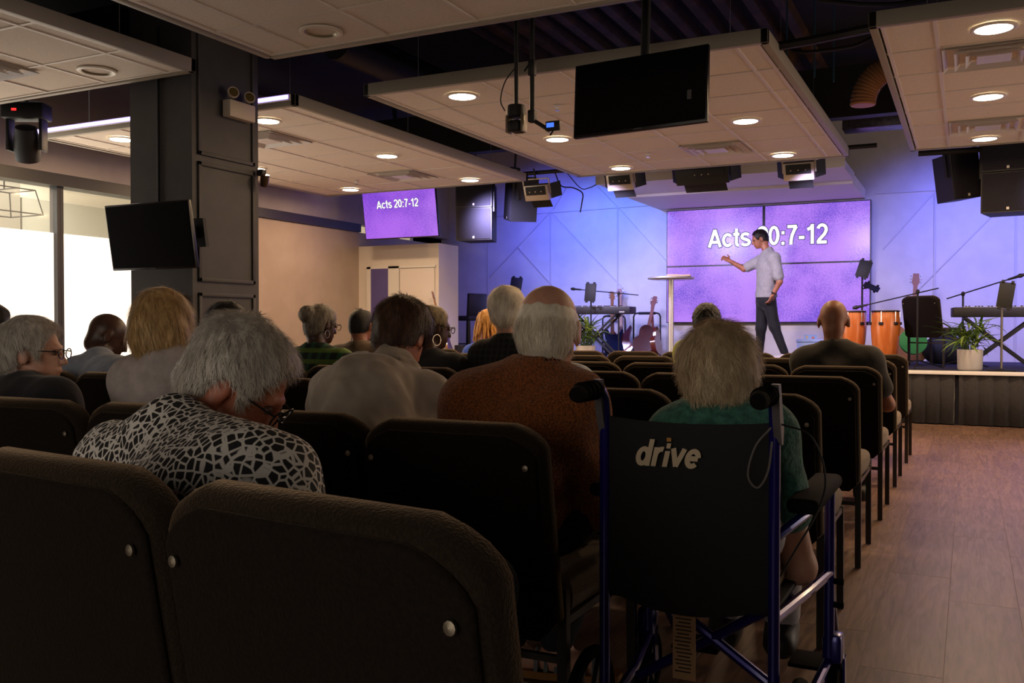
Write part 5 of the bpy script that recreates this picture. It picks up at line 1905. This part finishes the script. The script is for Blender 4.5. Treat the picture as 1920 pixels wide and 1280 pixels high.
    def shirtf(p):
        d = smin(tor2(p), slf(p), 0.045)
        d = d + wob(p, 26, wrinkle) + wob(p + 0.3, 55, wrinkle * 0.5)
        d = np.maximum(d, -ncut(p))
        if collar:
            c = N + nax * 0.012
            q = p - A3(c)
            h = q @ A3(nax)
            r_ = np.linalg.norm(q - h[:, None] * A3(nax), axis=1)
            ring_ = np.hypot(np.maximum(np.abs(h) - 0.016, 0), (r_ - (neck_r * 1.12 + 0.010 - 0.25 * h))) - 0.008
            d = smin(d, ring_, 0.012)
        return np.maximum(d, zlow - p[:, 2])
    sp_ = np.array([A3(x) for x in (N, SL, SR, P, *[a_[1] for a_ in arms], *[a_[2] for a_ in arms])])
    lo2, hi2 = sp_.min(0) - 0.2, sp_.max(0) + 0.2
    V, Fq = nets(shirtf, lo2, hi2, res)
    V = relax(V, Fq, 1, 0.4)
    np_obj('shirt', V, Fq, shirt, root)

    # trousers and shoes
    tr = []
    for s in (0, 1):
        tr += [s_cap(hp[s], k_[s], 0.092, 0.070), s_cap(k_[s], an[s] + Vector((0, 0, 0.03)), 0.068, 0.052)]
    tr += [s_ell(P - Vector((0, 0, 0 if seated else 0.03)), (half * (0.8 if seated else 0.76) + 0.012, depth * (1.05 if seated else 0.95) + 0.01, 0.12), RB)]
    trf = union(tr, 0.04)
    tp_ = np.array([A3(x) for x in (P, *k_, *an)])
    zt = P.z + 0.07 if seated else P.z + 0.04
    V, Fq = nets(lambda p: np.maximum(np.maximum(trf(p) + wob(p, 30, 0.004), p[:, 2] - zt), (an[0].z - 0.01) - p[:, 2]), tp_.min(0) - 0.17, tp_.max(0) + 0.17, max(res, 0.013))
    np_obj('trousers', V, Fq, pants or mat('dark_trousers', srgb(38, 36, 42), 0.85), root)
    for s in (0, 1):
        a_ = an[s]
        if sandal:
            sd_ = FD.cross(Vector((0, 0, 1)))
            so_ = MB()
            ol = [(-.07, .03), (-.05, .045), (.05, .045), (.13, .05), (.185, .03), (.195, 0), (.185, -.035), (.13, -.045), (.05, -.04), (-.05, -.04), (-.07, -.03)]
            vs_ = [a_ + FD * x + sd_ * y + Vector((0, 0, z - a_.z)) for z in (0.004, 0.026) for x, y in ol]
            k2 = len(ol)
            so_.add(vs_, [tuple(range(k2)), tuple(range(2 * k2 - 1, k2 - 1, -1))] + [((i + 1) % k2, i, k2 + i, k2 + (i + 1) % k2) for i in range(k2)])
            so_.build('sandal_sole', mat('sandal_cork', srgb(150, 100, 50), 0.8), root)
            for x_, m_ in ((0.02, M_black), (0.085, mat('silver_strap', srgb(170, 176, 180), 0.25, 0.6)), (0.115, mat('silver_strap', srgb(170, 176, 180), 0.25, 0.6)), (0.145, mat('silver_strap', srgb(170, 176, 180), 0.25, 0.6))):
                pts_ = [a_ + FD * x_ + sd_ * (0.044 * math.cos(q)) + Vector((0, 0, 0.026 - a_.z + (0.075 - 0.22 * x_) * math.sin(q))) for q in [PI * i / 10 for i in range(11)]]
                MB().tube(pts_, 0.007, 6).build('sandal_strap', m_, root)
            continue
        f_ = lambda p, a_=a_: np.maximum(smin(s_cap(a_ + Vector((0, 0, -0.045)) - F * 0.04, a_ + Vector((0, 0, -0.05)) + F * 0.15, 0.047, 0.04)(p), s_cap(a_ + Vector((0, 0, -0.03)), a_ + Vector((0, 0, 0.02)), 0.046, 0.046)(p), 0.02), (a_.z - 0.08) - p[:, 2])
        V, Fq = nets(f_, A3(a_) - 0.26, A3(a_) + 0.26, 0.013)
        np_obj('shoe', V, Fq, shoe or M_shoe, root)

    # hair
    hf = hair_sdf(style)
    if hf is not None:
        rng = np.random.default_rng(len(label) * 7 + 3)
        V, Fq = nets(hf, (-0.15, -0.21, -0.16), (0.15, 0.14, 0.18), 0.006 if res < 0.01 else 0.008)
        V = relax(V, Fq, 2, 0.5)
        N_ = vnormals(V, Fq)
        if nst:
            outer = head_sdf(V.astype(np.float32)) > 0.004
            Vo, No = V[outer], N_[outer]
            V2, F2 = strands(Vo, No, nst, slen, slift, crown, down, swid, rng, curl * 0.15, mess)
            Fq = np.concatenate([Fq, F2 + len(V)])
            V = np.concatenate([V, V2])
        V = V * hs @ RH.T + Hn
        np_obj('hair', V, Fq, hair, root)
    # eyes
    for s in (-1, 1):
        c = Vector(RH @ np.array([s * 0.031, 0.084, 0.003], np.float32) * hs) + H
        MB().ellipsoid(c, (0.0105 * hs,) * 3, 8, 6).build('eye', M_eye, root)
    if glasses:
        g = bpy.data.objects.new('glasses', None)
        m = MB()
        T = lambda x, y, z: Vector(RH @ np.array([x, y, z], np.float32) * hs) + H
        for s in (-1, 1):
            pts = [T(s * 0.033 + 0.025 * math.cos(a), 0.112 - 0.1 * abs(0.025 * math.cos(a)), 0.0 + 0.019 * math.sin(a)) for a in [2 * PI * k / 16 for k in range(17)]]
            m.tube(pts, 0.0022 * hs, 6)
            m.tube([T(s * 0.058, 0.108, 0.008), T(s * 0.080, 0.06, 0.010), T(s * 0.086, -0.005, 0.012), T(s * 0.084, -0.03, -0.008)], 0.0024 * hs, 6)
        m.tube([T(-0.009, 0.114, 0.003), T(0.009, 0.114, 0.003)], 0.002 * hs, 6)
        m.build('glasses', M_spec, root)
    if earring:
        for s in earring[0]:
            c = Vector(RH @ np.array([s * 0.090, -0.012, -0.040], np.float32) * hs) + H
            MB().torus(c - Vector((0, 0, earring[1])), earring[1], 0.0022, rot=(PI / 2, 0, hyaw + PI / 2 + 0.35), n=24, m=6).build('hoop_earring', M_gold, root)
    return root, H, RH, hs


def cloth(name, c, c2=None, scale=30, rough=0.85, bump=0.15, bs=250):
    return mat('cloth_' + name, c, rough, col2=c2 or tuple(x * 0.82 for x in c), scale=scale, bump=bump, bump_scale=bs, sheen=0.15)


def leopard():
    m = bpy.data.materials.new('leopard_print')
    m.use_nodes = True
    nt = m.node_tree
    b = nt.nodes['Principled BSDF']
    b.inputs['Roughness'].default_value = 0.8
    tc = nt.nodes.new('ShaderNodeTexCoord')
    vo = nt.nodes.new('ShaderNodeTexVoronoi')
    vo.feature = 'DISTANCE_TO_EDGE'
    vo.inputs['Scale'].default_value = 60
    nt.links.new(tc.outputs['Object'], vo.inputs['Vector'])
    rp = nt.nodes.new('ShaderNodeValToRGB')
    rp.color_ramp.elements[0].position = 0.08
    rp.color_ramp.elements[1].position = 0.13
    rp.color_ramp.elements[0].color = (*srgb(214, 208, 200), 1)
    rp.color_ramp.elements[1].color = (*srgb(22, 20, 22), 1)
    nt.links.new(vo.outputs['Distance'], rp.inputs[0])
    nt.links.new(rp.outputs[0], b.inputs['Base Color'])
    return m


def plaid(name, base, c1, c2, s=18.0):
    m = bpy.data.materials.new(name)
    m.use_nodes = True
    nt = m.node_tree
    b = nt.nodes['Principled BSDF']
    b.inputs['Roughness'].default_value = 0.85
    tc = nt.nodes.new('ShaderNodeTexCoord')
    last = None
    for ax_, col, th in (('X', c1, 0.55), ('Z', c2, 0.55)):
        w = nt.nodes.new('ShaderNodeTexWave')
        w.bands_direction = ax_
        w.inputs['Scale'].default_value = s / 6.0
        nt.links.new(tc.outputs['Object'], w.inputs['Vector'])
        r = nt.nodes.new('ShaderNodeValToRGB')
        r.color_ramp.elements[0].position = 0.6
        r.color_ramp.elements[1].position = 0.7
        r.color_ramp.elements[0].color = (0, 0, 0, 1)
        r.color_ramp.elements[1].color = (0.6, 0.6, 0.6, 1)
        nt.links.new(w.outputs['Fac'], r.inputs[0])
        mx = nt.nodes.new('ShaderNodeMix')
        mx.data_type = 'RGBA'
        nt.links.new(r.outputs[0], mx.inputs['Factor'])
        if last is None:
            mx.inputs[6].default_value = (*base, 1)
        else:
            nt.links.new(last.outputs[2], mx.inputs[6])
        mx.inputs[7].default_value = (*col, 1)
        last = mx
    nt.links.new(last.outputs[2], b.inputs['Base Color'])
    return m


D = math.radians
grey = hair_mat('silver', srgb(212, 204, 192), srgb(160, 152, 142))
white = hair_mat('white', srgb(246, 236, 216), srgb(212, 198, 176))
blond = hair_mat('blond', srgb(214, 178, 124), srgb(160, 126, 80))
ashb = hair_mat('ash_blond', srgb(232, 210, 174), srgb(178, 154, 120))
brown = hair_mat('brown', srgb(92, 62, 44), srgb(52, 36, 28))
black = hair_mat('black', srgb(26, 20, 18), srgb(14, 11, 10))
greyb = hair_mat('grey_brown', srgb(190, 168, 132), srgb(120, 104, 82))
saltp = hair_mat('salt_pepper', srgb(160, 146, 126), srgb(84, 76, 68))


def seat(x, row, dz=0.0):
    return (x, row + 0.20, 0.56 + dz)


# --- the woman in leopard print, nearest
person('silver haired woman in a leopard print top bowing her head, nearest the camera', aty(452, 722, 1.44), aty(330, 806, 1.30), aty(218, 866, 1.33), aty(512, 905, 1.20),
       (-1.16, 1.27, 0.54), yaw=D(-25), hyaw=D(-68), hpitch=D(38), hroll=D(0), hs=0.96, style='full', hair=grey, skin='ruddy', shirt=leopard(), res=0.008, sr=0.068, depth=0.12, nst=9000, slen=0.030, slift=0.5, swid=0.0016,
       glasses=True, hump=0.02, necklow=0.012, sleeve=0.8, loose=0.016, down=0.3, crown=(0, -0.06, 0.09))
# --- row of the rust fleece man
person('bald topped man with white hair in a rust brown fleece and glasses', aty(1030, 618, 2.27), aty(1008, 706, 2.22), aty(890, 765, 2.17), aty(1072, 765, 2.22),
       (-1.05, 2.22, 0.54), yaw=D(8), hyaw=D(6), hpitch=D(8), hs=1.0, style='bald_ring', hair=white, skin='fair', shirt=cloth('rust_fleece', srgb(160, 90, 40), srgb(100, 54, 22), 190, 1.0, 0.9, 160), res=0.008, sr=0.09, depth=0.15,
       nst=9000, slen=0.035, slift=0.12, swid=0.0015, glasses=True, loose=0.022, sleeve=1.6, neck_r=0.058, down=1.2, wrinkle=0.006, ankles=[(-1.24, 2.50, 0.085), (-1.10, 2.53, 0.085)], footdir=(0.95, 0.25, 0), sandal=True)
person('broad man in a grey shirt leaning forward with brown hair', aty(757, 632, 2.78), aty(738, 690, 2.66), aty(628, 742, 2.50), aty(792, 752, 2.52),
       (-1.58, 2.22, 0.54), yaw=D(0), hyaw=D(-4), hpitch=D(30), hs=0.98, style='full', hair=brown, skin='ruddy', shirt=cloth('grey_shirt', srgb(168, 154, 138), srgb(150, 136, 122), 12), res=0.009, sr=0.085, depth=0.15,
       nst=6000, slen=0.035, slift=0.3, swid=0.0018, collar=True, loose=0.02, hump=0.05, belly=1.15, wrinkle=0.014)
person('woman with a blond bob and glasses in a pale shirt beside the pillar', aty(306, 613, 2.16), aty(312, 678, 2.13), aty(252, 712, 2.09), aty(372, 712, 2.18),
       (-2.30, 2.15, 0.54), yaw=D(22), hyaw=D(24), hpitch=D(6), hs=0.93, style='bob', hair=blond, skin='fair', shirt=cloth('pale_shirt', srgb(176, 164, 160)), res=0.009, sr=0.062, depth=0.11, nst=6000, slen=0.06, slift=0.1, swid=0.0017,
       glasses=True, collar=True, down=2.0)
person('grey haired man in profile wearing a black top at the far left', aty(66, 661, 2.17), aty(48, 730, 2.12), aty(-38, 745, 2.16), aty(108, 752, 2.08),
       (-2.96, 2.15, 0.54), yaw=D(-15), hyaw=D(-60), hpitch=D(2), hs=0.93, style='full', hair=grey, skin='fair', shirt=cloth('black_top', srgb(26, 26, 34)), res=0.009, sr=0.07, depth=0.12, nst=5000, slen=0.04, slift=0.25, swid=0.0018, glasses=True)
# --- next row ahead
person('bald dark skinned man in a pale blue shirt bowing his head by the window', aty(203, 630, 3.38), aty(186, 676, 3.28), aty(150, 698, 3.25), aty(238, 706, 3.20),
       (-3.72, 3.30, 0.54), yaw=D(5), hyaw=D(-36), hpitch=D(26), hs=0.97, style=None, hair=None, skin='dark', shirt=cloth('pale_blue_shirt', srgb(150, 160, 176)), collar=True, nst=0, loose=0.016, sr=0.075)
person('dark haired person mostly hidden behind the leopard print woman', aty(427, 618, 3.32), aty(425, 676, 3.28), aty(378, 700, 3.25), aty(475, 700, 3.28),
       (-3.05, 3.30, 0.54), yaw=D(25), hyaw=D(25), hpitch=D(8), hs=1.0, style='fluffy', hair=black, skin='tan', shirt=cloth('charcoal_top', srgb(40, 36, 38)), nst=3000, slen=0.04)
person('person in a pale blue shirt hidden behind the rust fleece man', aty(1012, 640, 3.42), aty(1010, 694, 3.38), aty(948, 722, 3.35), aty(1080, 722, 3.38),
       (-1.50, 3.34, 0.54), yaw=D(20), hyaw=D(20), hpitch=D(12), hs=0.9, style='short', hair=greyb, skin='fair', shirt=cloth('light_grey_blue', srgb(190, 196, 206)), nst=0, sr=0.075)
# --- middle rows
person('woman with grey hair in a bun and earrings wearing green plaid', aty(603, 608, 4.38), aty(590, 655, 4.32), aty(557, 678, 4.30), aty(640, 680, 4.32),
       (-3.35, 4.40, 0.54), yaw=D(15), hyaw=D(-18), hpitch=D(10), hs=0.93, style='bun', hair=saltp, skin='dark', shirt=plaid('green_plaid', srgb(18, 38, 34), srgb(40, 96, 60), srgb(110, 140, 44), 30), glasses=True, earring=((1,), 0.022), nst=3000, slen=0.02, slift=0.5)
person('short haired woman with a large hoop earring and glasses in black', aty(812, 614, 4.40), aty(802, 668, 4.35), aty(765, 692, 4.33), aty(856, 692, 4.30),
       (-2.60, 4.40, 0.54), yaw=D(5), hyaw=D(-35), hpitch=D(8), hs=0.98, style='short', hair=greyb, skin='dark', shirt=cloth('black_knit', srgb(24, 22, 24)), glasses=True, earring=((1,), 0.030), nst=3000, slen=0.02, slift=0.5)
person('grey haired man in a black checked shirt beside the blond dreadlocks', aty(950, 584, 4.45), aty(950, 640, 4.40), aty(905, 668, 4.38), aty(1000, 668, 4.42),
       (-2.20, 4.42, 0.54), yaw=D(22), hyaw=D(20), hpitch=D(4), hs=0.98, style='full', hair=white, skin='fair', shirt=plaid('black_check', srgb(14, 14, 15), srgb(40, 42, 40), srgb(38, 40, 38), 60), collar=True, nst=4000, slen=0.035, slift=0.2)
person('balding man with dark hair in a brown jacket', aty(679, 610, 5.48), aty(673, 650, 5.42), aty(634, 668, 5.40), aty(712, 668, 5.42),
       (-3.75, 5.46, 0.54), yaw=D(10), hyaw=D(2), hpitch=D(10), hs=0.98, style='ring_short', hair=black, skin='tan', shirt=cloth('brown_jacket', srgb(92, 74, 54)), collar=True, nst=2000, slen=0.02)
person('bald man in a dark shirt sitting alone near the right aisle', aty(1563, 601, 5.57), aty(1563, 652, 5.52), aty(1512, 680, 5.50), aty(1628, 680, 5.52),
       (-0.66, 5.52, 0.54), yaw=D(4), hyaw=D(5), hpitch=D(6), hs=1.0, style=None, hair=None, skin='tan', shirt=cloth('dark_olive', srgb(46, 40, 34)), collar=True, nst=0, sr=0.08, loose=0.02, elbows=(None, aty(1664, 758, 5.56)))
person('child with curly black hair in a yellow and green top', aty(1325, 604, 5.62), aty(1322, 640, 5.58), aty(1286, 662, 5.56), aty(1362, 662, 5.58),
       (-1.46, 5.55, 0.54), yaw=D(12), hyaw=D(12), hpitch=D(4), hs=0.86, style='curly', hair=black, skin='dark', shirt=cloth('yellow_top', srgb(230, 200, 20), srgb(90, 190, 40), 6), nst=1500, slen=0.02, curl=3)
r_, H_, R_, hs_ = person('person with blond dreadlocks in a blue sleeveless top', aty(914, 606, 6.72), aty(908, 646, 6.68), aty(886, 664, 6.66), aty(934, 664, 6.68),
       (-3.45, 6.68, 0.54), yaw=D(20), hyaw=D(20), hpitch=D(4), hs=0.92, style='short', hair=hair_mat('golden', srgb(214, 156, 82), srgb(150, 100, 46)), skin='ruddy', shirt=cloth('royal_blue', srgb(40, 80, 190)), nst=0, sleeve=0.1)
rnd = random.Random(4)
dl = MB()
for k in range(46):
    a = rnd.uniform(-2.6, 2.6) - PI / 2
    p0 = Vector((0.07 * math.cos(a), 0.085 * math.sin(a) - 0.01, rnd.uniform(0.03, 0.10)))
    L = rnd.uniform(0.16, 0.26)
    pts = []
    for q in range(5):
        u = q / 4
        v = p0 + Vector((p0.x * 0.7 * u + rnd.uniform(-.008, .008), p0.y * 0.5 * u + rnd.uniform(-.008, .008), -L * u + 0.02 * math.sin(u * 3)))
        pts.append(Vector(R_ @ np.array(tuple(v), np.float32) * hs_) + H_)
    dl.tube(pts, [0.009, 0.010, 0.009, 0.008, 0.005], 6)
tag(dl.build('dreadlocks', hair_mat('golden', srgb(214, 156, 82), srgb(150, 100, 46)), r_), kind='stuff')
person('dark haired person in a pink top cut by the left edge', aty(-14, 612, 3.35), aty(-20, 660, 3.30), aty(-60, 690, 3.30), aty(12, 700, 3.25),
       (-4.75, 3.34, 0.54), yaw=D(20), hyaw=D(0), hpitch=D(5), hs=0.95, style='full', hair=black, skin='ruddy', shirt=cloth('pink_top', srgb(200, 140, 130)), nst=1500)
# --- woman in the wheelchair
person('short haired blond woman in a teal top sitting in the wheelchair', aty(1347, 700, 2.24), aty(1345, 780, 2.20), aty(1268, 820, 2.17), aty(1436, 815, 2.20),
       (WX, WY + 0.20, 0.56), yaw=D(4), hyaw=D(8), hpitch=D(12), hs=0.93, style='fluffy', hair=ashb, skin='fair', shirt=cloth('teal_lace', srgb(74, 132, 116), srgb(44, 92, 80), 60, 0.85, 0.5, 120), pants=cloth('white_trousers', srgb(200, 196, 200)), res=0.008, sr=0.058, depth=0.095,
       nst=12000, slen=0.042, slift=0.55, mess=0.5, swid=0.0015, group='seated listeners', elbows=(None, aty(1498, 1062, 2.30)), wrists=(None, (WX + 0.10, 2.50, 0.60)), sleeve=0.55, down=0.9,
       knees=[(WX - 0.09, 2.62, 0.53), (WX + 0.09, 2.62, 0.53)], ankles=[(WX - 0.08, 2.70, 0.20), (WX + 0.08, 2.70, 0.20)], loose=0.014)

# --- the speaker on stage
YS = 12.74
def sp3(px, py, dy=0.0):
    return aty(px, py, YS + dy)
root, H_, R_, hs_ = person('man in a grey t-shirt and black joggers preaching on the stage, one arm raised', sp3(1424, 448), sp3(1440, 472), sp3(1429, 487, 0.12), sp3(1452, 484, -0.17) , sp3(1436, 560, 0.0),
       yaw=D(128), hyaw=D(112), hpitch=D(20), hs=1.02, style='short', hair=black, skin='tan', shirt=cloth('grey_tee', srgb(150, 148, 150), srgb(140, 138, 141)), pants=cloth('black_joggers', srgb(15, 15, 20)), res=0.009, sr=0.062, depth=0.115, nst=2500, slen=0.015, slift=0.4,
       group='preacher', elbows=(sp3(1395, 504, 0.06), sp3(1462, 528, -0.20)), wrists=(sp3(1368, 489, 0.0), sp3(1449, 553, -0.20)), sleeve=0.78, loose=0.020,
       knees=[sp3(1427, 615, 0.06), sp3(1452, 612, -0.05)], ankles=[sp3(1424, 665, 0.10), sp3(1471, 665, -0.06)], seated=False, shoe=mat('shoe_white', srgb(225, 222, 225), 0.5), belly=0.98, wrinkle=0.005, hands=(1.3, 0.5), hand_up=((0.3, -0.5, 0.3), (1, -0.3, 0)))
wv = sp3(1450.5, 549, -0.20) - Vector(root.location)
dv = (sp3(1449, 553, -0.20) - sp3(1462, 528, -0.20)).normalized()
MB().torus(wv, 0.031, 0.007, rot=dv.to_track_quat('Z', 'Y').to_matrix(), n=20, m=6).build('watch_strap', M_black, root)
MB().box(wv + Vector((-0.01, -0.034, 0)), (0.03, 0.012, 0.032), rot=dv.to_track_quat('Z', 'Y').to_matrix(), bevel=0.004).build('watch_face', M_black, root)
